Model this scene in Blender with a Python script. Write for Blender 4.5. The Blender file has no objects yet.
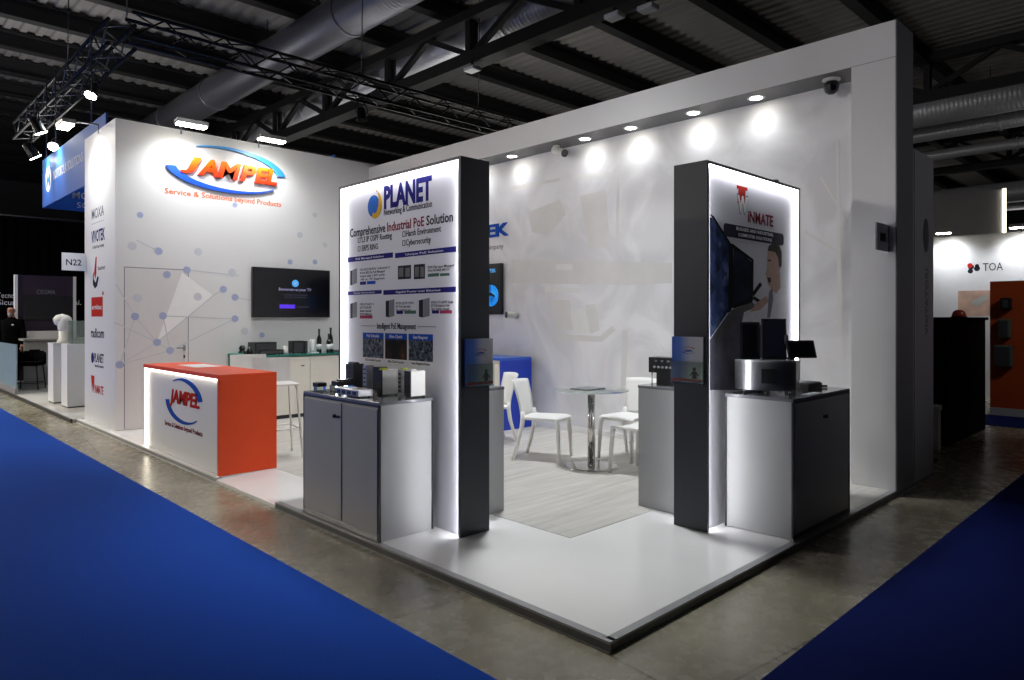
import bpy, bmesh, math, random
from mathutils import Vector, Matrix
random.seed(7)
PI = math.pi
SC = bpy.context.scene
COL = SC.collection

# ------------------------------------------------------------------ camera data (used to read sizes off the photograph)
F = 693.0; HX = 512.0; HY = 318.0; CZ = 1.51
AB = math.atan(710.0 / F)
FW = (math.cos(AB), math.sin(AB)); RT = (math.sin(AB), -math.cos(AB))
def ray(x):
    t = (x - HX) / F
    return FW[0] + t * RT[0], FW[1] + t * RT[1]
def on_y(px, py, Y):            # photo point -> (X, Z) on the upright plane Y
    dx, dy = ray(px); d = Y / dy
    return d * dx, CZ - (py - HY) * d / F
def on_x(px, py, X):            # photo point -> (Y, Z) on the upright plane X
    dx, dy = ray(px); d = X / dx
    return d * dy, CZ - (py - HY) * d / F

# ------------------------------------------------------------------ materials
def lin(h):
    h = h.lstrip('#')
    r = []
    for i in (0, 2, 4):
        c = int(h[i:i + 2], 16) / 255.0
        r.append(c / 12.92 if c <= 0.04045 else ((c + 0.055) / 1.055) ** 2.4)
    return (r[0], r[1], r[2], 1.0)
def mat(name, col, rough=0.5, metal=0.0, emit=0.0, var=0.06, scale=8.0, bump=0.0, coat=0.0, emit_col=None, trans=0.0, ior=1.45, spec=None):
    m = bpy.data.materials.new(name); m.use_nodes = True
    nt = m.node_tree; b = nt.nodes['Principled BSDF']
    c = lin(col) if isinstance(col, str) else col
    b.inputs['Base Color'].default_value = c
    b.inputs['Roughness'].default_value = rough
    b.inputs['Metallic'].default_value = metal
    if spec is not None: b.inputs['Specular IOR Level'].default_value = spec
    if coat: b.inputs['Coat Weight'].default_value = coat; b.inputs['Coat Roughness'].default_value = 0.05
    if trans: b.inputs['Transmission Weight'].default_value = trans; b.inputs['IOR'].default_value = ior
    if emit:
        b.inputs['Emission Color'].default_value = lin(emit_col) if emit_col else c
        b.inputs['Emission Strength'].default_value = emit
    if var:
        tc = nt.nodes.new('ShaderNodeTexCoord'); nz = nt.nodes.new('ShaderNodeTexNoise')
        nz.inputs['Scale'].default_value = scale; nz.inputs['Detail'].default_value = 4
        nt.links.new(tc.outputs['Object'], nz.inputs['Vector'])
        mr = nt.nodes.new('ShaderNodeMapRange')
        mr.inputs['From Min'].default_value = 0.3; mr.inputs['From Max'].default_value = 0.7
        mr.inputs['To Min'].default_value = 1 - var; mr.inputs['To Max'].default_value = 1 + var * 0.5
        nt.links.new(nz.outputs['Fac'], mr.inputs['Value'])
        mx = nt.nodes.new('ShaderNodeMix'); mx.data_type = 'RGBA'; mx.blend_type = 'MULTIPLY'
        mx.inputs['Factor'].default_value = 1
        mx.inputs[6].default_value = c
        nt.links.new(mr.outputs['Result'], mx.inputs[7])
        nt.links.new(mx.outputs[2], b.inputs['Base Color'])
        if bump:
            bp = nt.nodes.new('ShaderNodeBump'); bp.inputs['Strength'].default_value = bump; bp.inputs['Distance'].default_value = 0.01
            nt.links.new(nz.outputs['Fac'], bp.inputs['Height']); nt.links.new(bp.outputs['Normal'], b.inputs['Normal'])
    return m
def ramp_mat(name, stops, axis='Z', rough=0.5, emit=0.0):          # printed / sprayed colour blend along the thing itself
    m = bpy.data.materials.new(name); m.use_nodes = True
    nt = m.node_tree; b = nt.nodes['Principled BSDF']; b.inputs['Roughness'].default_value = rough
    tc = nt.nodes.new('ShaderNodeTexCoord'); sp = nt.nodes.new('ShaderNodeSeparateXYZ')
    nt.links.new(tc.outputs['Generated'], sp.inputs[0])
    cr = nt.nodes.new('ShaderNodeValToRGB')
    e = cr.color_ramp.elements
    while len(e) < len(stops): e.new(0.5)
    for i, (p, c) in enumerate(stops): e[i].position = p; e[i].color = lin(c)
    nt.links.new(sp.outputs[axis], cr.inputs['Fac']); nt.links.new(cr.outputs['Color'], b.inputs['Base Color'])
    if emit:
        nt.links.new(cr.outputs['Color'], b.inputs['Emission Color']); b.inputs['Emission Strength'].default_value = emit
    return m
def photo_mat(name, cols, scale=40, rough=0.5, emit=0.0):           # small printed photographs
    m = bpy.data.materials.new(name); m.use_nodes = True
    nt = m.node_tree; b = nt.nodes['Principled BSDF']; b.inputs['Roughness'].default_value = 0.85; b.inputs['Specular IOR Level'].default_value = 0.08
    tc = nt.nodes.new('ShaderNodeTexCoord'); v = nt.nodes.new('ShaderNodeTexVoronoi'); v.inputs['Scale'].default_value = scale
    n = nt.nodes.new('ShaderNodeTexNoise'); n.inputs['Scale'].default_value = scale * 0.5; n.inputs['Detail'].default_value = 6
    nt.links.new(tc.outputs['Object'], v.inputs['Vector']); nt.links.new(tc.outputs['Object'], n.inputs['Vector'])
    ad = nt.nodes.new('ShaderNodeMath'); ad.operation = 'ADD'
    sp = nt.nodes.new('ShaderNodeSeparateColor'); nt.links.new(v.outputs['Color'], sp.inputs[0])
    ml = nt.nodes.new('ShaderNodeMath'); ml.operation = 'MULTIPLY'; ml.inputs[1].default_value = 0.22
    nt.links.new(sp.outputs[0], ml.inputs[0]); nt.links.new(ml.outputs[0], ad.inputs[0])
    m2 = nt.nodes.new('ShaderNodeMath'); m2.operation = 'MULTIPLY'; m2.inputs[1].default_value = 0.8
    nt.links.new(n.outputs['Fac'], m2.inputs[0]); nt.links.new(m2.outputs[0], ad.inputs[1])
    cr = nt.nodes.new('ShaderNodeValToRGB'); e = cr.color_ramp.elements
    while len(e) < len(cols): e.new(0.5)
    for i, c in enumerate(cols): e[i].position = 0.15 + 0.7 * i / (len(cols) - 1); e[i].color = lin(c)
    nt.links.new(ad.outputs[0], cr.inputs['Fac']); nt.links.new(cr.outputs['Color'], b.inputs['Base Color'])
    if emit:
        nt.links.new(cr.outputs['Color'], b.inputs['Emission Color']); b.inputs['Emission Strength'].default_value = emit
    return m

def concrete_mat():
    m = bpy.data.materials.new('polished_concrete'); m.use_nodes = True
    nt = m.node_tree; b = nt.nodes['Principled BSDF']
    tc = nt.nodes.new('ShaderNodeTexCoord')
    n1 = nt.nodes.new('ShaderNodeTexNoise'); n1.inputs['Scale'].default_value = 0.9; n1.inputs['Detail'].default_value = 9; n1.inputs['Roughness'].default_value = 0.62
    n2 = nt.nodes.new('ShaderNodeTexNoise'); n2.inputs['Scale'].default_value = 13; n2.inputs['Detail'].default_value = 8
    for n in (n1, n2): nt.links.new(tc.outputs['Object'], n.inputs['Vector'])
    cr = nt.nodes.new('ShaderNodeValToRGB'); e = cr.color_ramp.elements
    e[0].position = 0.25; e[0].color = lin('#6b6557'); e[1].position = 0.78; e[1].color = lin('#aaa491')
    e.new(0.5).color = lin('#8d8775')
    nt.links.new(n1.outputs['Fac'], cr.inputs['Fac'])
    c2 = nt.nodes.new('ShaderNodeValToRGB'); e = c2.color_ramp.elements
    e[0].position = 0.35; e[0].color = (0.95, 0.95, 0.94, 1); e[1].position = 0.7; e[1].color = (1.03, 1.03, 1.02, 1)
    nt.links.new(n2.outputs['Fac'], c2.inputs['Fac'])
    mx = nt.nodes.new('ShaderNodeMix'); mx.data_type = 'RGBA'; mx.blend_type = 'MULTIPLY'; mx.inputs['Factor'].default_value = 1
    nt.links.new(cr.outputs['Color'], mx.inputs[6]); nt.links.new(c2.outputs['Color'], mx.inputs[7])
    # slab joints
    br = nt.nodes.new('ShaderNodeTexBrick'); br.inputs['Scale'].default_value = 1.0
    br.inputs['Brick Width'].default_value = 2.4; br.inputs['Row Height'].default_value = 1.4; br.inputs['Mortar Size'].default_value = 0.008
    br.inputs['Color1'].default_value = (1, 1, 1, 1); br.inputs['Color2'].default_value = (0.86, 0.86, 0.87, 1); br.inputs['Mortar'].default_value = (0.4, 0.38, 0.36, 1)
    mp = nt.nodes.new('ShaderNodeMapping'); mp.inputs['Rotation'].default_value = (0, 0, 0.12)
    nt.links.new(tc.outputs['Object'], mp.inputs['Vector']); nt.links.new(mp.outputs['Vector'], br.inputs['Vector'])
    m3 = nt.nodes.new('ShaderNodeMix'); m3.data_type = 'RGBA'; m3.blend_type = 'MULTIPLY'; m3.inputs['Factor'].default_value = 0.8
    nt.links.new(mx.outputs[2], m3.inputs[6]); nt.links.new(br.outputs['Color'], m3.inputs[7])
    nt.links.new(m3.outputs[2], b.inputs['Base Color'])
    mr = nt.nodes.new('ShaderNodeMapRange'); mr.inputs['To Min'].default_value = 0.2; mr.inputs['To Max'].default_value = 0.34
    nt.links.new(n2.outputs['Fac'], mr.inputs['Value']); nt.links.new(mr.outputs['Result'], b.inputs['Roughness'])
    return m
def wood_floor_mat():
    m = bpy.data.materials.new('pale_wood_laminate'); m.use_nodes = True
    nt = m.node_tree; b = nt.nodes['Principled BSDF']; b.inputs['Roughness'].default_value = 0.42
    tc = nt.nodes.new('ShaderNodeTexCoord')
    mp = nt.nodes.new('ShaderNodeMapping'); mp.inputs['Scale'].default_value = (0.7, 9, 1)
    n = nt.nodes.new('ShaderNodeTexNoise'); n.inputs['Scale'].default_value = 2.2; n.inputs['Detail'].default_value = 6
    nt.links.new(tc.outputs['Object'], mp.inputs['Vector']); nt.links.new(mp.outputs['Vector'], n.inputs['Vector'])
    cr = nt.nodes.new('ShaderNodeValToRGB'); e = cr.color_ramp.elements
    e[0].position = 0.3; e[0].color = lin('#bbb8b1'); e[1].position = 0.7; e[1].color = lin('#d2d0ca')
    nt.links.new(n.outputs['Fac'], cr.inputs['Fac'])
    br = nt.nodes.new('ShaderNodeTexBrick'); br.inputs['Scale'].default_value = 1
    br.inputs['Brick Width'].default_value = 1.3; br.inputs['Row Height'].default_value = 0.19; br.inputs['Mortar Size'].default_value = 0.0025
    br.inputs['Color1'].default_value = (1, 1, 1, 1); br.inputs['Color2'].default_value = (0.9, 0.9, 0.9, 1); br.inputs['Mortar'].default_value = (0.7, 0.68, 0.65, 1)
    nt.links.new(tc.outputs['Object'], br.inputs['Vector'])
    mx = nt.nodes.new('ShaderNodeMix'); mx.data_type = 'RGBA'; mx.blend_type = 'MULTIPLY'; mx.inputs['Factor'].default_value = 1
    nt.links.new(cr.outputs['Color'], mx.inputs[6]); nt.links.new(br.outputs['Color'], mx.inputs[7])
    nt.links.new(mx.outputs[2], b.inputs['Base Color'])
    return m
def mural_mat():                                  # white wall covering with a very faint grey print
    m = bpy.data.materials.new('white_mural_print'); m.use_nodes = True
    nt = m.node_tree; b = nt.nodes['Principled BSDF']; b.inputs['Roughness'].default_value = 0.45
    tc = nt.nodes.new('ShaderNodeTexCoord')
    n = nt.nodes.new('ShaderNodeTexNoise'); n.inputs['Scale'].default_value = 1.1; n.inputs['Detail'].default_value = 3; n.inputs['Distortion'].default_value = 1.6
    nt.links.new(tc.outputs['Object'], n.inputs['Vector'])
    cr = nt.nodes.new('ShaderNodeValToRGB'); e = cr.color_ramp.elements
    e[0].position = 0.40; e[0].color = lin('#dadade'); e[1].position = 0.6; e[1].color = lin('#eaeaee')
    nt.links.new(n.outputs['Fac'], cr.inputs['Fac'])
    nt.links.new(cr.outputs['Color'], b.inputs['Base Color'])
    return m
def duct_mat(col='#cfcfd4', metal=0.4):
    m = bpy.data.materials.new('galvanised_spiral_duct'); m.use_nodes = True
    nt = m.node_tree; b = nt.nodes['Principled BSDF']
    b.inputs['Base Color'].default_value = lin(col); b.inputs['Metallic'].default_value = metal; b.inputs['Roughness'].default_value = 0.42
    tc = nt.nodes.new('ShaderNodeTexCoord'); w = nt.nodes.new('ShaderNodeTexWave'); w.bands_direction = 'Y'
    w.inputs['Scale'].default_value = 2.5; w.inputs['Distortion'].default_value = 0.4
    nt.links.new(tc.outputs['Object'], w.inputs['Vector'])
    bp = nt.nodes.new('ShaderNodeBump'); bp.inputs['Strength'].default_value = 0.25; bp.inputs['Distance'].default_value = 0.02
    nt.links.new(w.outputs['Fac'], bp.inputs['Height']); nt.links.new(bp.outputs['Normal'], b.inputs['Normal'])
    return m

M = {}
M['concrete'] = concrete_mat()
M['carpet'] = mat('blue_carpet', '#1b47a6', 1.0, var=0.22, scale=160, bump=0.3, spec=0.1)
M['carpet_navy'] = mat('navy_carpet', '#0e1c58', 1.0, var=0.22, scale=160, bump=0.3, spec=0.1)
M['white_gloss'] = mat('white_glossy_sheet', '#eaeae8', 0.16, var=0.05, scale=1.3)
M['wood_floor'] = wood_floor_mat()
M['white'] = mat('white_laminate', '#e6e6e6', 0.42, var=0.02, scale=2)
M['white_wall'] = mat('white_wall_panel', '#e3e3e4', 0.45, var=0.03, scale=1.2)
M['mural'] = mural_mat()
M['charcoal'] = mat('charcoal_laminate', '#3b3d45', 0.45, var=0.04, scale=3)
M['charcoal_side'] = mat('charcoal_end_panel', '#66666c', 0.45, var=0.04, scale=3)
M['grey_lam'] = mat('silver_grey_laminate', '#a8a9a8', 0.4, var=0.03, scale=3)
M['grey_top'] = mat('grey_polished_top', '#77787c', 0.12, var=0.03, scale=3)
M['dark_edge'] = mat('dark_grey_edging', '#2b2c30', 0.35, var=0.05)
M['alu'] = mat('brushed_aluminium', '#a7a8aa', 0.35, metal=0.85, var=0.08, scale=20)
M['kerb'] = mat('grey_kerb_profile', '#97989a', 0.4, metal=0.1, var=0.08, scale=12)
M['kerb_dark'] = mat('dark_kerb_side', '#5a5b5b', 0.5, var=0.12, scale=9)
M['steel'] = mat('polished_steel', '#c9c8c4', 0.12, metal=1.0, var=0.03)
M['brushed_steel'] = mat('satin_steel_sheet', '#9d9da0', 0.28, metal=0.9, var=0.06, scale=30)
M['lightbox'] = mat('printed_lightbox_fabric', '#d6d6de', 0.85, var=0.03, scale=2, spec=0.08)
M['led'] = mat('led_strip_diffuser', '#ffffff', 0.5, emit=18.0, emit_col='#fbfbff', var=0)
M['led_dim'] = mat('rear_led_strip_diffuser', '#ffffff', 0.5, emit=7.0, emit_col='#fbfbff', var=0)
M['led_warm'] = mat('warm_led_strip_diffuser', '#ffffff', 0.5, emit=3.6, emit_col='#fff4dd', var=0)
M['lamp'] = mat('lit_lamp_lens', '#ffffff', 0.4, emit=22.0, emit_col='#fffbea', var=0)
M['orange'] = mat('orange_laminate', '#f04a08', 0.45, var=0.04, scale=3)
M['logo_orange'] = ramp_mat('orange_red_letter_face', [(0.0, '#e8300a'), (0.45, '#f2500c'), (1.0, '#fb8c10')], 'Z', 0.35)
M['logo_blue'] = ramp_mat('blue_swoosh_face', [(0.0, '#1846c8'), (0.55, '#2b7ce0'), (1.0, '#3fa8ec')], 'Z', 0.35)
M['print_red'] = mat('red_print', '#b3261e', 0.85, var=0.05, spec=0.08)
M['print_blue'] = mat('blue_print', '#1f4fae', 0.85, var=0.05, spec=0.08)
M['print_orange'] = mat('orange_print', '#ee6a24', 0.5, var=0.03)
M['navy'] = mat('navy_print', '#23236e', 0.85, var=0.05, spec=0.08)
M['ink'] = mat('dark_ink_print', '#2a2a38', 0.85, var=0.05, spec=0.08)
M['ink_red'] = mat('dark_red_ink_print', '#7c1f33', 0.85, var=0.05, spec=0.08)
M['ink_grey'] = mat('grey_ink_print', '#7d7f86', 0.85, var=0.05, spec=0.08)
M['white_ink'] = mat('white_ink_print', '#dcdce2', 0.5, var=0.03)
M['pale_dot'] = mat('pale_blue_dot_print', '#a8b2d4', 0.5, var=0.05)
M['pale_dot2'] = mat('pale_grey_dot_print', '#cfd2da', 0.5, var=0.05)
M['pale_line'] = mat('pale_line_print', '#ced0d7', 0.5, var=0.03)
M['pale_tri'] = mat('pale_triangle_print', '#f4f4f4', 0.45, var=0.02)
M['faint'] = mat('faint_grey_print', '#dcdbda', 0.45, var=0.04, scale=5)
M['faint2'] = mat('faint_light_print', '#e6e6e5', 0.45, var=0.04, scale=5)
M['green_ink'] = mat('green_tag_print', '#4b6b60', 0.85, var=0.05, spec=0.08)
M['pink_ink'] = mat('crimson_tag_print', '#a03a56', 0.85, var=0.05, spec=0.08)
M['gold'] = mat('golden_print', '#c79a2c', 0.85, var=0.1, scale=20, spec=0.08)
M['globe_blue'] = mat('globe_blue_print', '#2f66b8', 0.85, var=0.15, scale=25, spec=0.08)
M['black'] = mat('black_plastic', '#121214', 0.35, var=0.08, scale=30)
M['black_matt'] = mat('black_matt_board', '#0d0d0f', 0.8, var=0.08, scale=3, spec=0.08)
M['screen'] = mat('dark_glass_screen', '#0b0b10', 0.14, var=0, emit=0.008, emit_col='#282848')
M['scr_white'] = mat('screen_white_text', '#a0a0c0', 0.3, emit=0.22, emit_col='#9a9ad8', var=0)
M['scr_dim'] = mat('screen_dim_text', '#404060', 0.3, emit=0.06, emit_col='#8080a8', var=0)
M['scr_blue'] = mat('screen_blue_icon', '#4090d8', 0.3, emit=0.5, emit_col='#5ab0f0', var=0)
M['scr_purple'] = mat('screen_purple_button', '#5030d0', 0.3, emit=0.5, emit_col='#5a34e8', var=0)
M['scr_globe'] = photo_mat('screen_blue_globe', ['#06245c', '#1f7ad0', '#5cc4f4'], 12, 0.3, 0.7)
M['plastic_white'] = mat('white_moulded_plastic', '#e9e9e7', 0.38, var=0.02, scale=5)
M['teal'] = mat('teal_glass', '#1d7468', 0.1, var=0.05, scale=4)
M['teal_plastic'] = mat('teal_plastic', '#127064', 0.35, var=0.05, scale=6)
M['glass'] = mat('clear_glass', '#e6f2ee', 0.03, trans=0.92, var=0)
M['frost'] = mat('bluish_frosted_glass', '#9db4bb', 0.35, trans=0.35, var=0.04, scale=3)
M['bottle'] = mat('dark_green_bottle_glass', '#10180f', 0.08, var=0, coat=0.4)
M['paper'] = mat('white_paper', '#e4e6ea', 0.6, var=0.03)
M['paper_grey'] = mat('grey_printed_paper', '#6e747a', 0.35, var=0.3, scale=30)
M['brochure'] = ramp_mat('brochure_cover_print', [(0.0, '#2f5cc0'), (0.28, '#4f7ad2'), (0.6, '#c8cad6'), (1.0, '#d8d8dc')], 'X', 0.35)
M['device_white'] = mat('white_device_case', '#dcdcd6', 0.4, var=0.03)
M['device_silver'] = mat('silver_device_case', '#aeb0b2', 0.3, metal=0.6, var=0.04)
M['device_grey'] = mat('dark_grey_device_case', '#3c3d41', 0.4, var=0.05)
M['port'] = mat('dull_port_metal', '#2c2c2e', 0.4, metal=0.3, var=0)
M['tag_green'] = mat('yellow_green_tag', '#b6c22a', 0.5, var=0.03)
M['royal_blue'] = mat('royal_blue_laminate', '#123cc0', 0.38, var=0.04, scale=3)
M['cream'] = mat('warm_white_panel', '#e8e4da', 0.42, var=0.02)
M['deck'] = mat('grey_corrugated_roof_deck', '#85827e', 0.7, var=0.12, scale=1.0)
M['roof_steel'] = mat('black_painted_roof_steel', '#1c1c1d', 0.6, var=0.1, scale=4)
M['hall_dark'] = mat('dark_hall_wall', '#626264', 0.8, var=0.12, scale=0.7)
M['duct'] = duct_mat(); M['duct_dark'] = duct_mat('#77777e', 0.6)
M['truss_black'] = mat('black_truss_tube', '#161617', 0.4, metal=0.3, var=0.06)
M['truss_alu'] = mat('bare_truss_tube', '#6b6c6e', 0.35, metal=0.7, var=0.06)
M['drape'] = mat('black_drape', '#060607', 1.0, var=0.1, scale=6, spec=0.05)
M['sign_blue'] = ramp_mat('blue_banner_print', [(0.0, '#1e62c2'), (1.0, '#2a7fd8')], 'Z', 0.5)
M['purple'] = mat('deep_purple_panel', '#2a1a30', 0.5, var=0.08, scale=3)
M['skin'] = mat('skin', '#c98f78', 0.55, var=0.08, scale=25)
M['beard'] = mat('grey_beard', '#a7a29c', 0.8, var=0.2, scale=80)
M['cloth_black'] = mat('black_jacket_cloth', '#08080a', 0.95, var=0.15, scale=30, spec=0.05)
M['grey_wall'] = mat('mid_grey_wall_panel', '#8a888c', 0.5, var=0.04, scale=2)
M['rust'] = mat('rust_orange_board', '#a8400f', 0.5, var=0.06, scale=3)
M['wall_dim'] = mat('white_stand_wall', '#d6d6da', 0.5, var=0.03)
M['photo_wall'] = ramp_mat('peach_photo_print', [(0.0, '#e8dad2'), (0.35, '#d8a890'), (0.7, '#c8c0c8'), (1.0, '#a8b0c8')], 'X', 0.5)
M['pic1'] = photo_mat('city_night_print', ['#0c1018', '#2a3444', '#6c7480', '#a8acb0'], 60)
M['pic2'] = photo_mat('orange_street_print', ['#101214', '#1c1e22', '#3a2c24', '#b05a24'], 14)
M['pic3'] = photo_mat('skyline_print', ['#080c14', '#1c2430', '#5a6470', '#b8bcc0'], 60)
M['mon_print'] = photo_mat('monitor_wall_print', ['#06080f', '#151c30', '#303f66', '#7484a8'], 14)
M['mon_print2'] = photo_mat('dim_monitor_print', ['#07080e', '#11141f', '#1c2238', '#2e3652'], 6)
M['hair_print'] = mat('brown_hair_print', '#3a302b', 0.85, var=0.1, scale=40, spec=0.08)
M['skin_print'] = mat('skin_print', '#c0a090', 0.85, var=0.12, scale=20, spec=0.08)
M['shirt_print'] = mat('pale_shirt_print', '#dcdce2', 0.85, var=0.12, scale=12, spec=0.08)
M['desk_print'] = mat('grey_desk_print', '#5a5a66', 0.85, var=0.25, scale=9, spec=0.08)

# ------------------------------------------------------------------ mesh building
class MB:
    def __init__(s): s.bm = bmesh.new(); s.mi = 0
    def _faces(s, vs, fs):
        bv = [s.bm.verts.new(v) for v in vs]
        for f in fs:
            try:
                fc = s.bm.faces.new([bv[i] for i in f]); fc.material_index = s.mi
            except ValueError: pass
        return s
    def box(s, x0, x1, y0, y1, z0, z1):
        vs = [(x, y, z) for z in (z0, z1) for y in (y0, y1) for x in (x0, x1)]
        return s._faces(vs, [(0, 2, 3, 1), (4, 5, 7, 6), (0, 1, 5, 4), (2, 6, 7, 3), (0, 4, 6, 2), (1, 3, 7, 5)])
    def bar(s, p0, p1, w, h, up=(0, 0, 1)):       # box section between two points
        p0, p1 = Vector(p0), Vector(p1); d = (p1 - p0).normalized(); u = Vector(up)
        if abs(d.dot(u)) > 0.98: u = Vector((1, 0, 0))
        a = d.cross(u).normalized(); b = a.cross(d)
        vs = []
        for p in (p0, p1):
            for i, j in ((-1, -1), (1, -1), (1, 1), (-1, 1)): vs.append(p + a * (i * w / 2) + b * (j * h / 2))
        return s._faces(vs, [(3, 2, 1, 0), (4, 5, 6, 7), (0, 1, 5, 4), (1, 2, 6, 5), (2, 3, 7, 6), (3, 0, 4, 7)])
    def tube(s, pts, r, n=8, cap=True):
        pts = [Vector(p) for p in pts]; rings = []
        rr = r if isinstance(r, (list, tuple)) else [r] * len(pts)
        prev = None
        for i, p in enumerate(pts):
            d = ((pts[min(i + 1, len(pts) - 1)] - pts[max(i - 1, 0)])).normalized()
            if prev is None:
                u = Vector((0, 0, 1)) if abs(d.z) < 0.9 else Vector((1, 0, 0))
                a = d.cross(u).normalized()
            else: a = (prev - d * prev.dot(d)).normalized()
            prev = a; b = d.cross(a)
            rings.append([s.bm.verts.new(p + (a * math.cos(2 * PI * k / n) + b * math.sin(2 * PI * k / n)) * rr[i]) for k in range(n)])
        for i in range(len(rings) - 1):
            for k in range(n):
                f = s.bm.faces.new((rings[i][k], rings[i][(k + 1) % n], rings[i + 1][(k + 1) % n], rings[i + 1][k])); f.material_index = s.mi; f.smooth = True
        if cap:
            f = s.bm.faces.new(list(reversed(rings[0]))); f.material_index = s.mi
            f = s.bm.faces.new(rings[-1]); f.material_index = s.mi
        return s
    def lathe(s, prof, c=(0, 0, 0), n=24, axis='Z', sx=1, sy=1):
        c = Vector(c); rings = []
        def pt(r, z, a):
            x, y = r * math.cos(a) * sx, r * math.sin(a) * sy
            if axis == 'Z': return c + Vector((x, y, z))
            if axis == 'X': return c + Vector((z, x, y))
            return c + Vector((y, z, x))
        for r, z in prof:
            if r < 1e-6: rings.append([s.bm.verts.new(pt(0, z, 0))])
            else: rings.append([s.bm.verts.new(pt(r, z, 2 * PI * k / n)) for k in range(n)])
        for i in range(len(rings) - 1):
            A, B = rings[i], rings[i + 1]
            for k in range(n):
                k2 = (k + 1) % n
                if len(A) == 1 and len(B) == 1: continue
                if len(A) == 1: v = (A[0], B[k2], B[k])
                elif len(B) == 1: v = (A[k], A[k2], B[0])
                else: v = (A[k], A[k2], B[k2], B[k])
                f = s.bm.faces.new(v); f.material_index = s.mi; f.smooth = True
        for R, rev in ((rings[0], True), (rings[-1], False)):
            if len(R) > 1:
                f = s.bm.faces.new(list(reversed(R)) if rev else R); f.material_index = s.mi
        return s
    def poly(s, fr, pts, n0, n1):                # outline in a frame, pushed from depth n0 to n1
        N = len(pts)
        vs = [fr.p(u, v, n0) for u, v in pts] + [fr.p(u, v, n1) for u, v in pts]
        fs = [tuple(reversed(range(N))), tuple(range(N, 2 * N))] + [(i, (i + 1) % N, N + (i + 1) % N, N + i) for i in range(N)]
        return s._faces(vs, fs)
    def fbox(s, fr, u0, u1, v0, v1, n0, n1):
        return s.poly(fr, [(u0, v0), (u1, v0), (u1, v1), (u0, v1)], n0, n1)
    def disc(s, fr, u, v, r, n0, n1, ru=None, k=20):
        ru = ru or r
        return s.poly(fr, [(u + ru * math.cos(2 * PI * i / k), v + r * math.sin(2 * PI * i / k)) for i in range(k)], n0, n1)
    def line(s, fr, u0, v0, u1, v1, w, n0, n1):
        d = Vector((u1 - u0, v1 - v0)).normalized(); a = Vector((-d.y, d.x)) * w / 2
        return s.poly(fr, [(u0 + a.x, v0 + a.y), (u0 - a.x, v0 - a.y), (u1 - a.x, v1 - a.y), (u1 + a.x, v1 + a.y)][::1], n0, n1)
    def text(s, fr, body, u, v, w=None, h=None, ex=0.001, n0=0.0, align='L', bold=0.0, shear=0.0, res=2, fit=False):
        cu = bpy.data.curves.new('lettering', 'FONT'); cu.body = body; cu.size = 1; cu.resolution_u = res
        cu.offset = bold; cu.extrude = 0.5; cu.shear = shear; cu.fill_mode = 'BOTH'
        o = bpy.data.objects.new('lettering', cu); COL.objects.link(o)
        dg = bpy.context.evaluated_depsgraph_get(); dg.update()
        me = bpy.data.meshes.new_from_object(o.evaluated_get(dg))
        bpy.data.objects.remove(o); bpy.data.curves.remove(cu)
        if not me.vertices: return s
        xs = [q.co.x for q in me.vertices]; ys = [q.co.y for q in me.vertices]
        W = max(xs) - min(xs); H = (max(ys) - min(ys)) if fit else 0.7; yb = min(ys) if fit else 0.0
        sy = (h / H) if h else (w / W)
        sx = (w / W) if w else sy
        x0 = min(xs); off = 0
        if align == 'C': off = -W * sx / 2
        if align == 'R': off = -W * sx
        b2 = bmesh.new(); b2.from_mesh(me); bpy.data.meshes.remove(me)
        bmesh.ops.recalc_face_normals(b2, faces=b2.faces[:])
        mp = {}
        for q in b2.verts:
            mp[q] = s.bm.verts.new(fr.p(u + off + (q.co.x - x0) * sx, v + (q.co.y - yb) * sy, n0 + (q.co.z + 0.5) * ex))
        for f in b2.faces:
            try:
                g = s.bm.faces.new([mp[q] for q in f.verts]); g.material_index = s.mi
            except ValueError: pass
        b2.free()
        return s

class Frame:                                       # a plane in the place: origin, right, up, outward
    def __init__(s, o, u, v): s.o = Vector(o); s.u = Vector(u); s.v = Vector(v); s.n = s.u.cross(s.v)
    def p(s, a, b, c): return s.o + s.u * a + s.v * b + s.n * c

OFF = {}
def tag(o, label=None, cat=None, group=None, kind=None):
    if label: o['label'] = label
    if cat: o['category'] = cat
    if group: o['group'] = group
    if kind: o['kind'] = kind
    return o
def thing(name, label, cat, loc=(0, 0, 0), rot=0.0, group=None, local=False):
    o = bpy.data.objects.new(name, None); COL.objects.link(o)
    o.empty_display_size = 0.05
    o.location = loc; o.rotation_euler = (0, 0, rot)
    OFF[o.name] = Vector((0, 0, 0)) if local else Vector(loc)
    return tag(o, label, cat, group)
def ob(name, mb, mats, parent=None, bev=0.0, smooth=False, label=None):
    bm = mb.bm
    bmesh.ops.recalc_face_normals(bm, faces=bm.faces[:])
    me = bpy.data.meshes.new(name)
    off = None
    if parent is not None: off = OFF[parent.name]
    else:
        xs = [v.co.x for v in bm.verts]; ys = [v.co.y for v in bm.verts]; zs = [v.co.z for v in bm.verts]
        off = Vector(((min(xs) + max(xs)) / 2, (min(ys) + max(ys)) / 2, min(zs)))
    for v in bm.verts: v.co -= off
    if smooth:
        for f in bm.faces: f.smooth = True
    bm.to_mesh(me); bm.free()
    if not isinstance(mats, (list, tuple)): mats = [mats]
    for m in mats: me.materials.append(M[m] if isinstance(m, str) else m)
    o = bpy.data.objects.new(name, me); COL.objects.link(o)
    if parent is not None: o.parent = parent
    else: o.location = off
    OFF[o.name] = off
    if bev:
        b = o.modifiers.new('edge_round', 'BEVEL'); b.width = bev; b.segments = 2; b.limit_method = 'ANGLE'; b.angle_limit = 0.9
    if label: o['label'] = label
    return o
def struct(name, mb, mats, bev=0.0): return tag(ob(name, mb, mats, None, bev), kind='structure')
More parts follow.
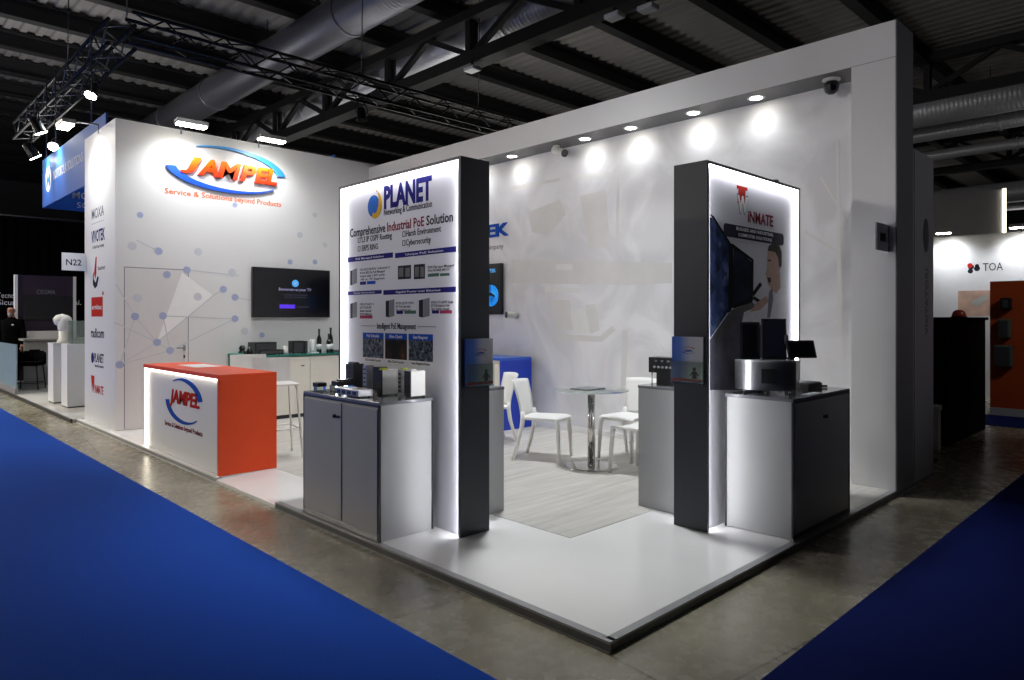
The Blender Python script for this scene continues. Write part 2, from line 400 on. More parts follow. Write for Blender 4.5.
def single(name, mb, mats, label, cat, group=None, bev=0.0, smooth=False): return tag(ob(name, mb, mats, None, bev, smooth), label, cat, group)
def dup(root, loc, rot=None, label=None, group=None):
    r = root.copy(); COL.objects.link(r); r.location = loc
    if rot is not None: r.rotation_euler = (0, 0, rot)
    if label: r['label'] = label
    if group: r['group'] = group
    for ch in list(root.children):
        c = ch.copy(); COL.objects.link(c); c.parent = r
        for g in list(ch.children):
            d = g.copy(); COL.objects.link(d); d.parent = c
    return r
def spot(name, loc, target, watts, angle=70, blend=0.6, size=0.06, col=(0.95, 0.975, 1.0)):
    l = bpy.data.lights.new(name, 'SPOT'); l.energy = watts; l.spot_size = math.radians(angle); l.spot_blend = blend
    l.shadow_soft_size = size; l.color = col
    o = bpy.data.objects.new(name, l); COL.objects.link(o); o.location = loc
    o.rotation_euler = (Vector(target) - Vector(loc)).to_track_quat('-Z', 'Y').to_euler()
    return o
def area(name, loc, target, watts, sx, sy, col=(1, 0.98, 0.95)):
    l = bpy.data.lights.new(name, 'AREA'); l.energy = watts; l.shape = 'RECTANGLE'; l.size = sx; l.size_y = sy; l.color = col
    o = bpy.data.objects.new(name, l); COL.objects.link(o); o.location = loc
    o.rotation_euler = (Vector(target) - Vector(loc)).to_track_quat('-Z', 'Y').to_euler()
    return o

# ================================================================== THE HALL
X0, X1, Y0, Y1, ZR = -14.0, 62.0, -12.0, 52.0, 10.2
struct('floor', MB().box(X0, X1, Y0, Y1, -0.2, 0.0), 'concrete')
def deck():
    mb = MB(); bm = mb.bm; prof = []
    x = X0; 
    while x < X1:
        prof += [(x, 0.0), (x + 0.16, 0.0), (x + 0.20, 0.07), (x + 0.36, 0.07)]; x += 0.40
    a = [bm.verts.new((px, Y0, ZR + pz)) for px, pz in prof]; b = [bm.verts.new((px, Y1, ZR + pz)) for px, pz in prof]
    for i in range(len(a) - 1): bm.faces.new((a[i], b[i], b[i + 1], a[i + 1]))
    return mb
struct('ceiling', deck(), 'deck')
struct('wall_back', MB().box(X0, X1, Y1, Y1 + 0.2, 0, ZR), 'hall_dark')
struct('wall_front', MB().box(X0, X1, Y0 - 0.2, Y0, 0, ZR), 'hall_dark')
struct('wall_left', MB().box(X0 - 0.2, X0, Y0, Y1, 0, ZR), 'hall_dark')
struct('wall_right', MB().box(X1, X1 + 0.2, Y0, Y1, 0, ZR), 'hall_dark')

# purlins across the hall
first = None
for k in range(17):
    y = 6.7 + 2.7 * k
    if first is None:
        mb = MB(); mb.box(-14, 62, -0.16, 0.16, 9.65, 9.7); mb.box(-14, 62, -0.16, 0.16, 10.1, 10.16); mb.box(-14, 62, -0.015, 0.015, 9.7, 10.1)
        first = ob('roof_purlin', mb, 'roof_steel'); first.location = (24, y, 9.65)
        tag(first, 'dark steel purlin running across right under the corrugated roof deck', 'beam', 'roof purlins')
    else:
        o = first.copy(); COL.objects.link(o); o.location = (24, y, 9.65)
# roof trusses along the hall
def roof_truss(x, zb, zt, ys, label):
    t = thing('roof_truss', label, 'roof truss', (x, 26, zb))
    ob('bottom_chord', MB().box(x - 0.22, x + 0.22, Y0, Y1, zb, zb + 0.32), 'roof_steel', t)
    ob('top_chord', MB().box(x - 0.2, x + 0.2, Y0, Y1, zt - 0.25, zt), 'roof_steel', t)
    for y in ys:
        mb = MB(); mb.box(x - 0.14, x - 0.05, y - 0.09, y + 0.09, zb + 0.3, zt - 0.22); mb.box(x + 0.05, x + 0.14, y - 0.09, y + 0.09, zb + 0.3, zt - 0.22)
        ob('vertical_post', mb, 'roof_steel', t)
    for a, b in zip(ys[:-1], ys[1:]):
        m = (a + b) / 2
        ob('diagonal_brace', MB().bar((x, a, zb + 0.3), (x, m, zt - 0.22), 0.14, 0.14), 'roof_steel', t)
        ob('diagonal_brace', MB().bar((x, b, zb + 0.3), (x, m, zt - 0.22), 0.14, 0.14), 'roof_steel', t)
ysr = [2.7 + 3.93 * k for k in range(11)]
roof_truss(11.6, 7.9, 9.31, [2.5 + 3.62 * k for k in range(12)], 'black steel roof truss running lengthwise above the booth, in front of the bright duct')
roof_truss(25.2, 8.45, 9.98, ysr, 'black steel roof truss further back, behind the right end of the white booth wall')
roof_truss(37.5, 8.3, 9.98, ysr, 'farthest black steel roof truss, seen past the right end of the booth')
# ventilation ducts
def duct(x, z, r, y0, y1, label, step=3.1, dm='duct'):
    t = thing('ventilation_duct', label, 'duct', (x, (y0 + y1) / 2, z))
    mb = MB(); mb.tube([(x, y0, z), (x, (y0 + y1) / 2, z), (x, y1, z)], r, 28); ob('duct_tube', mb, dm, t)
    y = y0 + 1.3
    while y < y1:
        ob('joint_ring', MB().lathe([(r + 0.002, -0.05), (r + 0.035, -0.035), (r + 0.035, 0.035), (r + 0.002, 0.05)], (x, y, z), 28, 'Y'), dm, t)
        y += step
    y = y0 + 1.6
    while y < y1:
        ob('hanger_rod', MB().tube([(x, y, z + r), (x, y, ZR)], 0.012, 5), 'roof_steel', t); y += step * 2
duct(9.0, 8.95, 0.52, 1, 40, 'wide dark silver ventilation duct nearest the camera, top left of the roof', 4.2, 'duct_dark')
duct(12.25, 9.05, 0.38, 1, 46, 'bright silver ventilation duct behind the first roof truss', 5.2)
duct(25.6, 8.3, 0.5, -8, 30, 'big dark silver duct over the right aisle, upper right', 5)
duct(28.6, 8.25, 0.27, -8, 30, 'thin shiny silver duct below the big one at upper right', 6)
duct(31.4, 8.0, 0.2, -8, 30, 'thinnest pale duct under the thin shiny one at upper right', 6)
duct(34.0, 6.6, 0.42, -8, 34, 'lower silver duct just above the far white stand wall at right', 5)
duct(37.0, 6.4, 0.16, -8, 34, 'slim pipe-like duct under the lower silver duct at right', 6)
duct(41.0, 5.6, 0.3, -8, 34, 'lowest far duct directly over the far white stand wall at right', 6)

# lighting trusses (square, four tubes with lacing)
def box_truss(p0, p1, s, label, cat='lighting truss', step=0.5, lace='truss_black', chord='truss_black'):
    p0, p1 = Vector(p0), Vector(p1); L = (p1 - p0).length; d = (p1 - p0) / L; a = d.cross(Vector((0, 0, 1))).normalized()
    t = thing('lighting_truss', label, cat, tuple((p0 + p1) / 2))
    cs = [(-1, -1), (1, -1), (1, 1), (-1, 1)]
    q = lambda k, i: p0 + d * k + a * (cs[i][0] * s / 2) + Vector((0, 0, cs[i][1] * s / 2))
    for i in range(4): ob('chord_tube', MB().tube([q(0, i), q(L, i)], 0.034, 8), chord, t)
    mb = MB(); n = int(L / step); st = L / n
    for k in range(n):
        for i in range(4):
            j = (i + 1) % 4
            A, B = (i, j) if k % 2 == 0 else (j, i)
            mb.tube([q(k * st, A), q((k + 1) * st, B)], 0.016, 5)
    ob('lacing', mb, lace, t)
    return t
box_truss((3.6, 13.1, 6.5), (15.5, 13.1, 6.5), 0.4, 'black square lighting truss hanging across above the booth wall with the orange logo')
box_truss((3.6, 13.5, 6.5), (3.6, 22.5, 6.5), 0.42, 'black square lighting truss running away at upper left, above the blue banner', lace='truss_alu')
box_truss((9.2, 20.0, 6.4), (15.5, 20.0, 6.4), 0.4, 'far black lighting truss in the dark behind the corner of the booth walls')
# hanging cables of those trusses
for i, (x, y, z) in enumerate(((3.6, 17.5, 6.7), (3.65, 13.4, 6.7), (8.2, 13.1, 6.7), (11.6, 13.1, 6.7))):
    single('hanging_cable', MB().tube([(x, y, z), (x + 0.05, y, ZR)], 0.012, 5), 'truss_alu',
           ['thin steel cable holding the left lighting truss half way along', 'thin cable above the corner of the two lighting trusses',
            'thin cable holding the cross truss above the orange logo', 'thin cable holding the right part of the cross truss'][i], 'cable')

def stage_lamp(loc, target, label, lit=True, watts=0, group=None, drop=0.35):
    loc = Vector(loc); d = (Vector(target) - loc).normalized()
    t = thing('stage_spotlight', label, 'spotlight', tuple(loc), group=group)
    a = d.cross(Vector((0, 0, 1))).normalized()
    ob('lamp_body', MB().tube([loc - d * 0.16, loc - d * 0.12, loc + d * 0.1, loc + d * 0.14], [0.05, 0.09, 0.1, 0.12], 14), 'black', t)
    ob('lens', MB().tube([loc + d * 0.135, loc + d * 0.15], 0.105, 14), 'lamp' if lit else 'screen', t)
    mb = MB(); top = loc + Vector((0, 0, drop))
    mb.tube([loc + a * 0.13, loc + a * 0.13 + Vector((0, 0, 0.15)), top], 0.012, 6); mb.tube([loc - a * 0.13, loc - a * 0.13 + Vector((0, 0, 0.15)), top], 0.012, 6)
    ob('yoke', mb, 'black', t)
    if watts: spot('stage_light', tuple(loc + d * 0.2), target, watts, 80, 0.8, 0.15)
stage_lamp((3.55, 15.2, 5.9), (1.0, 13.0, 0), 'lit stage spotlight under the left truss, nearest the booth corner', True, 420)
stage_lamp((3.5, 18.2, 5.4), (0.8, 12.5, 0), 'small lit stage spotlight below the left truss, farther back', True, 300)
stage_lamp((8.2, 13.1, 5.95), (8, 12, 0), 'dark unlit stage spotlight hanging under the cross truss', False)
stage_lamp((9.6, 20, 5.75), (8, 18, 0), 'left of two small lit lamps at the booth wall corner far behind', True)
stage_lamp((10.4, 20, 5.95), (9, 18, 0), 'right of two small lit lamps at the booth wall corner far behind', True)
# flood fixtures on the roof truss
for i, (x, y, z) in enumerate(((11.5, 8.75, 7.78), (11.6, 8.0, 7.74), (11.4, 13.1, 7.78))):
    t = thing('roof_floodlight', ['white square floodlight under the first roof truss, left of the two near the top', 'white oval floodlight under the first roof truss, right of the two near the top', 'white floodlight under the first roof truss, farther along to the left'][i], 'floodlight', (x, y, z))
    ob('housing', MB().box(x - 0.14, x + 0.14, y - 0.18, y + 0.18, z - 0.1, z), 'white', t, bev=0.02)
    ob('bracket', MB().bar((x, y, z), (x, y, z + 0.22), 0.05, 0.05), 'roof_steel', t)

# carpets in the aisles
tag(ob('aisle_carpet', MB().box(-6, 1.97, -6, 40, 0, 0.006), 'carpet'), 'wide bright blue carpet filling the left aisle in front of the booth', 'carpet')
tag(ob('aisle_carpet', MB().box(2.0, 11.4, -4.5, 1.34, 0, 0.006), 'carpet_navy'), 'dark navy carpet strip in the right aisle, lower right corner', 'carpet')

# ================================================================== THE BOOTH PLATFORM
mb = MB(); mb.box(2.515, 6.83, 1.945, 5.24, 0, 0.048); mb.box(3.06, 6.83, 5.24, 10.0, 0, 0.048); mb.box(2.515, 3.06, 6.43, 11.54, 0, 0.048)
struct('floor_platform', mb, 'white_gloss')
mb = MB(); mb.box(3.49, 6.78, 3.02, 5.24, 0.048, 0.051); mb.box(3.06, 6.78, 5.24, 10.0, 0.048, 0.051)
mb.box(5.47, 6.78, 1.96, 3.02, 0.048, 0.051)
struct('floor_laminate', mb, 'wood_floor')
mb = MB(); mb._faces([(2.49, 5.24, 0), (3.06, 5.24, 0), (3.06, 5.24, 0.049), (2.49, 5.24, 0.03), (2.49, 6.43, 0), (3.06, 6.43, 0), (3.06, 6.43, 0.049), (2.49, 6.43, 0.03)],
    [(0, 1, 2, 3), (4, 7, 6, 5), (3, 2, 6, 7), (0, 3, 7, 4), (0, 4, 5, 1), (1, 5, 6, 2)])
struct('floor_ramp', mb, 'white_gloss')
def kerb(mb, p0, p1, nrm):                        # aluminium nosing, dark riser and thin foot line
    x0, y0 = p0; x1, y1 = p1; nx, ny = nrm
    def b(d0, d1, z0, z1, mi):
        mb.mi = mi
        xs = sorted((x0 + nx * d0, x1 + nx * d1)) if nx else sorted((x0, x1)); ys = sorted((y0 + ny * d0, y1 + ny * d1)) if ny else sorted((y0, y1))
        mb.box(xs[0], xs[1], ys[0], ys[1], z0, z1)
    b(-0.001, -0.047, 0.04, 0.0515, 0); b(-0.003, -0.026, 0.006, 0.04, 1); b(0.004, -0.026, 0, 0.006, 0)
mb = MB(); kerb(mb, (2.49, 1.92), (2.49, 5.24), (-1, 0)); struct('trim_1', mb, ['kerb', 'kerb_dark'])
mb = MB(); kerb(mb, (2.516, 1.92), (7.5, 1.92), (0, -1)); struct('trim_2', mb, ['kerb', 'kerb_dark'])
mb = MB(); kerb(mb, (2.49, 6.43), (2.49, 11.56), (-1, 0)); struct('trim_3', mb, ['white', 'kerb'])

# ================================================================== THE WHITE WALLS
WT = 4.10
mb = MB(); mb.box(2.59, 6.9, 10.0, 10.1, 0.05, WT); mb.box(2.59, 2.68, 10.1, 11.47, 0.05, WT); mb.box(2.59, 6.9, 11.47, 11.54, 0.05, WT)
wl = struct('wall_logo', mb, 'white_wall')
FL = Frame((0, 10.0, 0), (1, 0, 0), (0, 0, 1))      # logo wall, u = X, v = Z
def dots(pts, m, name, par, fr, n=0.0022):
    mb = MB()
    for x, y, r in pts:
        u, v = on_y(x, y, 10.0); mb.disc(fr, u, v, r, 0, n)
    return ob(name, mb, m, par)
def zp(x, y): return 110 + x / 3.4, 240 + y / 3.4      # from an enlarged crop of the photo
D1 = [(165, 38), (193, 118), (261, 102), (85, 260), (180, 258), (160, 348), (204, 376), (33, 424), (385, 168), (425, 195), (425, 268)]
dots([(*zp(*p), 0.05) for p in D1] + [(290, 262, 0.04), (235, 205, 0.035), (315, 262, 0.04), (140, 215, 0.04), (262, 335, 0.04)], 'pale_dot', 'printed_dot_pattern', wl, FL)
D2 = [(93, 197), (415, 110), (298, 193), (458, 310), (75, 20), (300, 40)]
dots([(*zp(*p), 0.055) for p in D2] + [(345, 235, 0.05), (300, 235, 0.05), (315, 215, 0.04), (345, 300, 0.05), (325, 245, 0.04)], 'pale_dot2', 'printed_pale_dot_pattern', wl, FL)
mb = MB()
L1 = [((85, 260), (160, 348)), ((180, 258), (204, 376)), ((180, 258), (425, 268)), ((160, 348), (204, 376)), ((33, 424), (204, 376)), ((33, 424), (85, 260)),
      ((33, 424), (160, 348)), ((15, 280), (160, 348)), ((160, 348), (350, 190)), ((204, 376), (425, 268)), ((85, 260), (20, 150)), ((165, 38), (90, 0)), ((385, 168), (350, 190)), ((425, 195), (480, 205)), ((261, 102), (440, 120))]
for a, b in L1:
    A = on_y(*zp(*a), 10.0); B = on_y(*zp(*b), 10.0); mb.line(FL, *A, *B, 0.014, 0, 0.0018)
ob('printed_line_pattern', mb, 'pale_line', wl)
mb = MB(); mb.poly(FL, [on_y(*zp(*p), 10.0) for p in ((160, 345), (352, 190), (245, 110))], 0, 0.0014); ob('printed_triangle', mb, 'pale_tri', wl)
# flush door in the logo wall
mb = MB(); mb.box(2.69, 3.50, 9.9994, 10.0, 0.06, 2.18); ob('gap_line', mb, 'ink_grey', wl)
mb = MB(); mb.box(2.70, 3.49, 9.9990, 10.0, 0.06, 2.17)
dr = struct('door_1', mb, mat('off_white_door_leaf', '#dedcdc', 0.45, var=0.02))
t = MB(); t.tube([(3.44, 9.994, 1.1), (3.44, 9.95, 1.1), (3.33, 9.945, 1.1)], 0.011, 8); t.box(3.425, 3.455, 9.988, 9.995, 1.06, 1.14)
ob('door_handle', t, 'alu', dr); ob('keyhole', MB().box(3.43, 3.45, 9.988, 9.995, 0.96, 1.0), 'dark_edge', dr)

# baseboard + back wall with frame
mb = MB(); mb.box(6.78, 6.86, 2.28, 10.0, 0.05, 3.9); wb = struct('wall_mural', mb, 'mural')
mb = MB(); mb.box(6.4, 6.83, 1.92, 10.0, 3.72, 4.03); mb.box(6.4, 6.83, 1.925, 2.28, 0.05, 3.72); mb.box(6.4, 6.8, 9.6, 10.0, 0.05, 3.72)
struct('wall_frame', mb, 'white_wall')
sf = MB(); sf.box(6.405, 6.78, 2.28, 9.6, 3.717, 3.722); struct('trim_6', sf, mat('shaded_soffit_grey', '#656567', 0.5, var=0.03))  # white soffit in poor light; its shade is put into this grey
ft = MB(); ft.box(6.3985, 6.4, 1.92, 2.28, 3.716, 3.720); struct('trim_4', ft, 'ink_grey')
mb = MB(); mb.box(6.4, 6.84, 1.914, 1.924, 0.05, 4.035); struct('wall_end', mb, 'charcoal_side')
mb = MB(); mb.box(6.765, 6.78, 2.28, 9.6, 0.051, 0.12); struct('baseboard_mural', mb, 'white')
FB = Frame((6.78, 10.0, 0), (0, -1, 0), (0, 0, 1))   # mural wall: u = 10 - Y
def bw(x, y):
    Y, Z = on_x(x, y, 6.78); return 10 - Y, Z
BD = [0.0006]
def bpoly(mb, pts):
    BD[0] += 0.00012; mb.poly(FB, [bw(*p) for p in pts], 0, BD[0])
mb = MB(); bpoly(mb, [(512, 283), (630, 285), (672, 283), (672, 263), (640, 262), (512, 260)])
bpoly(mb, [(528, 212), (560, 200), (566, 214), (548, 236), (532, 232)]); bpoly(mb, [(580, 196), (606, 190), (610, 244), (590, 252)])
bpoly(mb, [(553, 300), (570, 300), (574, 330), (556, 332)]); bpoly(mb, [(586, 305), (596, 304), (600, 330), (590, 334)])
bpoly(mb, [(556, 334), (600, 336), (612, 326), (616, 330), (602, 342), (556, 340)])
bpoly(mb, [(622, 330), (628, 330), (626, 385), (621, 388)]); bpoly(mb, [(512, 186), (560, 178), (560, 181), (512, 190)])
bpoly(mb, [(617, 178), (620, 178), (618, 260), (615, 260)])
ob('printed_faint_picture', mb, 'faint', wb)
mb = MB(); bpoly(mb, [(545, 287), (582, 288), (582, 293), (545, 292)]); bpoly(mb, [(556, 264), (573, 264), (573, 270), (556, 270)]); bpoly(mb, [(570, 310), (584, 308), (590, 332), (574, 334)])
bpoly(mb, [(572, 175), (612, 172), (612, 176), (572, 180)])
bpoly(mb, [(820, 178), (822, 177), (851, 225), (851, 229)]); bpoly(mb, [(806, 230), (838, 250), (836, 252), (804, 233)]); bpoly(mb, [(836, 140), (839, 140), (842, 330), (838, 330)])
ob('printed_light_lines', mb, 'faint2', wb)
# skirting line in the laminate side of the leg
# downlights in the header soffit
SY = [2.62, 3.26, 3.97, 4.79, 5.48, 6.76, 7.5, 8.2, 8.9]
od = ['first', 'second', 'third', 'fourth', 'fifth', 'sixth', 'seventh', 'eighth']
for i, y in enumerate(SY[1:]):
    t = thing('recessed_downlight', 'round lit downlight in the white header soffit, %s from the right' % od[i], 'downlight', (6.6, y, 3.72))
    ob('trim_ring', MB().lathe([(0.055, 0.0), (0.085, 0.0), (0.085, -0.008), (0.055, -0.008)], (6.6, y, 3.72), 24), 'white', t)
    ob('lens', MB().lathe([(0, -0.012), (0.06, -0.010), (0.06, 0.0), (0, 0.0)], (6.6, y, 3.72), 24), 'lamp', t)
    spot('downlight_beam', (6.6, y, 3.70), (6.56, y, 0), 11, 150, 1.0, 0.06)

# ------------------------------------------------------------------ raised logo on the logo wall
def swoosh(mb, fr, cu, cv, a, b, th0, th1, t0, t1, n0, n1, N=28):
    out, inn = [], []
    for i in range(N + 1):
        k = i / N; th = math.radians(th0 + (th1 - th0) * k); w = t0 + (t1 - t0) * k
        out.append((cu + a * math.cos(th), cv + b * math.sin(th))); inn.append((cu + (a - w) * math.cos(th), cv + (b - w * 0.75) * math.sin(th)))
    for i in range(N):
        mb.poly(fr, [out[i], out[i + 1], inn[i + 1], inn[i]], n0, n1)
    return mb
t = thing('logo_sign', 'raised orange and blue oval JAMPEL logo high on the white wall', 'sign', (4.05, 10.0, 3.2))
mb = MB(); swoosh(mb, FL, 4.05, 3.61, 0.86, 0.35, 122, 8, 0.012, 0.13, 0.006, 0.035); ob('upper_swoosh', mb, mat('light_blue_swoosh_face', '#3c9be6', 0.35), t)
mb = MB(); swoosh(mb, FL, 4.05, 3.62, 0.86, 0.31, 187, 322, 0.13, 0.02, 0.006, 0.035); ob('lower_swoosh', mb, mat('deep_blue_swoosh_face', '#1f57cf', 0.35), t)
us = [3.38, 3.61, 3.885, 4.205, 4.425, 4.60]; ws = [0.28, 0.29, 0.34, 0.245, 0.215, 0.17]
for ch, u, w in zip('JAMPEL', us, ws):
    ob('raised_letter', MB().text(FL, ch, u, 3.505, w=w, h=0.24, ex=0.04, n0=0.006, bold=0.035, shear=0.22, res=3, fit=True), 'logo_orange', t)
for w_, u_, l_ in (('Service & Solutions', 3.19, 0.915), ('beyond', 4.14, 0.295), ('Products', 4.475, 0.375)): ob('slogan_word', MB().text(FL, w_, u_, 3.2, w=l_, h=0.075, ex=0.004, bold=0.01), 'print_orange', t)
# arm floodlights over the wall
def arm_light(p, lab, tgt, w):
    x, y, z = p
    dirv = (Vector(tgt) - Vector((x, y, z))); dirv.z = 0; dirv.normalize()
    t = thing('arm_floodlight', lab, 'floodlight', (x, y, z)); b = Vector(p)
    back = Vector((x, y, z)) + dirv * (abs(tgt[1] - y) if abs(dirv.y) > 0.5 else abs(tgt[0] - x))
    ob('arm', MB().tube([back + Vector((0, 0, 0.0)), back + Vector((0, 0, 0.12)), b + Vector((0, 0, 0.1))], 0.012, 6), 'alu', t)
    s = dirv.cross(Vector((0, 0, 1)))
    mb = MB(); mb.bar(b - s * 0.2 + Vector((0, 0, 0.06)), b + s * 0.2 + Vector((0, 0, 0.06)), 0.16, 0.06); ob('lamp_head', mb, 'alu', t, bev=0.01)
    mb = MB(); mb.bar(b - s * 0.18 + Vector((0, 0, 0.02)), b + s * 0.18 + Vector((0, 0, 0.02)), 0.13, 0.02); ob('lens', mb, 'lamp', t)
    spot('arm_flood_beam', tuple(b + Vector((0, 0, -0.01))), tuple(b + dirv * 0.38 + Vector((0, 0, -0.85))), w, 130, 0.9, 0.1)
arm_light((3.38, 9.55, 4.04), 'bright arm floodlight over the left half of the orange logo', (3.40, 10.0, 3.4), 72)
arm_light((4.49, 9.55, 4.04), 'bright arm floodlight over the right half of the orange logo', (4.50, 10.0, 3.4), 60)
arm_light((2.2, 10.8, 4.05), 'bright arm floodlight on the narrow end of the logo wall', (2.59, 10.8, 3.6), 80)

# partner logos on the narrow end of the wall
FN = Frame((2.59, 11.45, 0), (0, -1, 0), (0, 0, 1))
def nw(x, y):
    Y, Z = on_x(x, y, 2.59); return 11.45 - Y, Z
def endlogo(name, lab, parts):
    t = thing(name, lab, 'printed logo', (2.53, 10.7, parts[0][1][1] if False else 1.0))
    return t
def plain(lab, items):
    z = items[0][3]; t = thing('partner_logo', lab, 'logo', (2.59, 10.8, z))
    for nm, m, kind, v, *a in items:
        mb = MB()
        if kind == 't': mb.text(FN, a[0], a[1], v, w=a[2], h=a[3], ex=0.0015, bold=a[4] if len(a) > 4 else 0.01)
        elif kind == 'b': mb.fbox(FN, a[0], a[1], v, a[2], 0, 0.0012)
        elif kind == 'd': mb.disc(FN, a[0], v, a[1], 0, 0.0012)
        elif kind == 'p': mb.poly(FN, a[0], 0, 0.0014)
        ob(nm, mb, m, t)
plain('grey MOXA lettering, topmost logo on the narrow wall end', [('lettering', 'ink_grey', 't', 2.90, 'MOXA', 0.30, 0.62, 0.14), ('underline', 'ink_grey', 'b', 2.83, 0.30, 0.92, 2.835)])
plain('blue VIVOTEK lettering, second logo from the top on the narrow wall end', [('lettering', 'navy', 't', 2.57, 'VIVOTEK', 0.28, 0.68, 0.16, 0.02), ('tagline', 'ink_grey', 't', 2.48, 'A Delta Group Company', 0.34, 0.58, 0.045)])
plain('red and black ribbon-shaped letter logo on the narrow wall end', [
    ('red_stroke', 'print_red', 'p', 2.0, [(0.42, 2.13), (0.50, 2.36), (0.56, 2.36), (0.53, 2.12), (0.48, 2.05)]),
    ('black_stroke', 'ink', 'p', 1.9, [(0.36, 1.98), (0.46, 1.92), (0.58, 1.95), (0.66, 2.07), (0.60, 2.09), (0.50, 2.0), (0.40, 2.06), (0.40, 2.16), (0.36, 2.12)]),
    ('lettering', 'ink_grey', 't', 2.17, 'baumer', 0.62, 0.36, 0.06)])
plain('red square logo with white letters on the narrow wall end', [('red_square', 'print_red', 'b', 1.53, 0.28, 0.86, 1.80), ('lettering', 'white_ink', 't', 1.63, 'ernitec', 0.32, 0.5, 0.07, 0.015), ('corner_mark', 'print_red', 'b', 1.82, 0.84, 0.90, 1.87)])
ob_l = [o for o in bpy.data.objects if o.get('label', '').startswith('red square')][0]
for c in ob_l.children:
    if c.name.startswith('lettering'): c.location.x -= 0.0015
plain('black radicom lettering on the narrow wall end', [('lettering', 'ink', 't', 1.24, 'radicom', 0.26, 0.66, 0.13, 0.02)])
plain('dark PLANET logo with small globe on the narrow wall end', [('globe', 'navy', 'd', 0.95, 0.34, 0.075), ('lettering', 'ink', 't', 0.90, 'PLANET', 0.43, 0.48, 0.12, 0.02), ('tagline', 'ink_grey', 't', 0.83, 'Networking & Communication', 0.46, 0.44, 0.04)])
plain('red WINMATE lettering, lowest logo on the narrow wall end', [('emblem', 'print_red', 'p', 0.5, [(0.26, 0.70), (0.44, 0.70), (0.42, 0.55), (0.37, 0.46), (0.35, 0.62), (0.32, 0.46)]), ('lettering', 'print_red', 't', 0.47, 'INMATE', 0.45, 0.44, 0.11, 0.02)])

# ------------------------------------------------------------------ wall television by the logo wall
t = thing('wall_television', 'wide flat television on the white wall showing a dark welcome screen', 'television', (5.01, 9.95, 1.52))
ob('casing', MB().box(4.38, 5.64, 9.93, 9.985, 1.52, 2.265), 'black', t, bev=0.006)
sc = ob('screen', MB().box(4.392, 5.628, 9.926, 9.931, 1.54, 2.253), 'screen', t)
FT = Frame((4.38, 9.926, 1.52), (1, 0, 0), (0, 0, 1))
ob('screen_icon', MB().disc(FT, 0.665, 0.52, 0.055, 0, 0.001), 'scr_blue', sc)
ob('screen_icon_glyph', MB().text(FT, 'o', 0.665, 0.505, h=0.05, ex=0.001, n0=0.001, align='C', bold=0.01), 'white_ink', sc)
ob('screen_heading', MB().text(FT, 'Benvenuto su your TV', 0.665, 0.405, w=0.53, h=0.045, ex=0.001, align='C', bold=0.01), 'scr_white', sc)
mb = MB(); mb.text(FT, 'Per iniziare premi il tasto OK del telecomando', 0.665, 0.335, w=0.40, h=0.022, ex=0.001, align='C'); mb.text(FT, 'oppure scegli una delle opzioni qui sotto', 0.665, 0.30, w=0.36, h=0.022, ex=0.001, align='C')
ob('screen_small_text', mb, 'scr_dim', sc)
ob('screen_button', MB().fbox(FT, 0.41, 0.66, 0.135, 0.195, 0, 0.001), 'scr_purple', sc)
ob('screen_link_text', MB().text(FT, 'Impostazioni', 0.69, 0.15, w=0.2, h=0.028, ex=0.001), 'scr_dim', sc)

# ------------------------------------------------------------------ storage cabinet under the television
t = thing('storage_cabinet', 'long white cabinet with teal glass top under the wall television', 'cabinet', (4.9, 9.75, 0.05))
ob('body', MB().box(4.05, 5.75, 9.52, 9.97, 0.05, 0.945), 'cream', t)
ob('plinth', MB().box(4.07, 5.73, 9.5, 9.52, 0.05, 0.10), 'dark_edge', t)
for i, (a, b) in enumerate(((4.06, 4.33), (4.34, 5.06), (5.07, 5.74))):
    d = ob('door', MB().box(a, b, 9.50, 9.52, 0.105, 0.935), 'cream', t, bev=0.003)
    if i < 2: ob('lock', MB().box(b - 0.14, b - 0.09, 9.492, 9.50, 0.80, 0.815), 'dark_edge', d)
ob('glass_top', MB().box(4.03, 5.78, 9.48, 9.98, 0.955, 0.98), 'teal', t)
t = thing('waste_bin', 'small teal bin standing at the left end of the white storage cabinet', 'bin', (3.93, 9.45, 0.05))
ob('bin_body', MB().lathe([(0.07, 0.0), (0.085, 0.02), (0.10, 0.93), (0.095, 0.96), (0.085, 0.96), (0.075, 0.05), (0, 0.05)], (3.93, 9.45, 0.05), 24), 'teal_plastic', t)
ob('bin_rim', MB().lathe([(0.095, 0.945), (0.106, 0.95), (0.106, 0.975), (0.095, 0.975)], (3.93, 9.45, 0.05), 24), 'teal_plastic', t)
# things on the storage cabinet
ZT = 0.98
def bottle(x, y, s, lab):
    t = thing('wine_bottle', lab, 'bottle', (x, y, ZT))
    ob('bottle_glass', MB().lathe([(0, 0), (0.036, 0.0), (0.038, 0.01), (0.038, 0.17 * s), (0.03, 0.20 * s), (0.014, 0.235 * s), (0.013, 0.30 * s), (0.016, 0.305 * s), (0.016, 0.315 * s), (0, 0.315 * s)], (x, y, ZT), 20), 'bottle', t)
    ob('bottle_label', MB().lathe([(0.0385, 0.05), (0.0388, 0.05), (0.0388, 0.13), (0.0385, 0.13)], (x, y, ZT), 20), 'paper', t)
    ob('foil_cap', MB().lathe([(0.0142, 0.25 * s), (0.0152, 0.25 * s), (0.0172, 0.317 * s), (0, 0.318 * s)], (x, y, ZT), 16), 'dark_edge', t)
bottle(5.30, 9.66, 1.15, 'tall dark wine bottle, leftmost on the teal-topped cabinet')
bottle(5.42, 9.58, 0.92, 'shorter dark wine bottle between the two tall ones on the teal-topped cabinet')
bottle(5.52, 9.70, 1.2, 'tall dark wine bottle, rightmost on the teal-topped cabinet')
t = thing('paper_cup_stack', 'white stack of cups left of the wine bottles', 'cups', (5.19, 9.66, ZT))
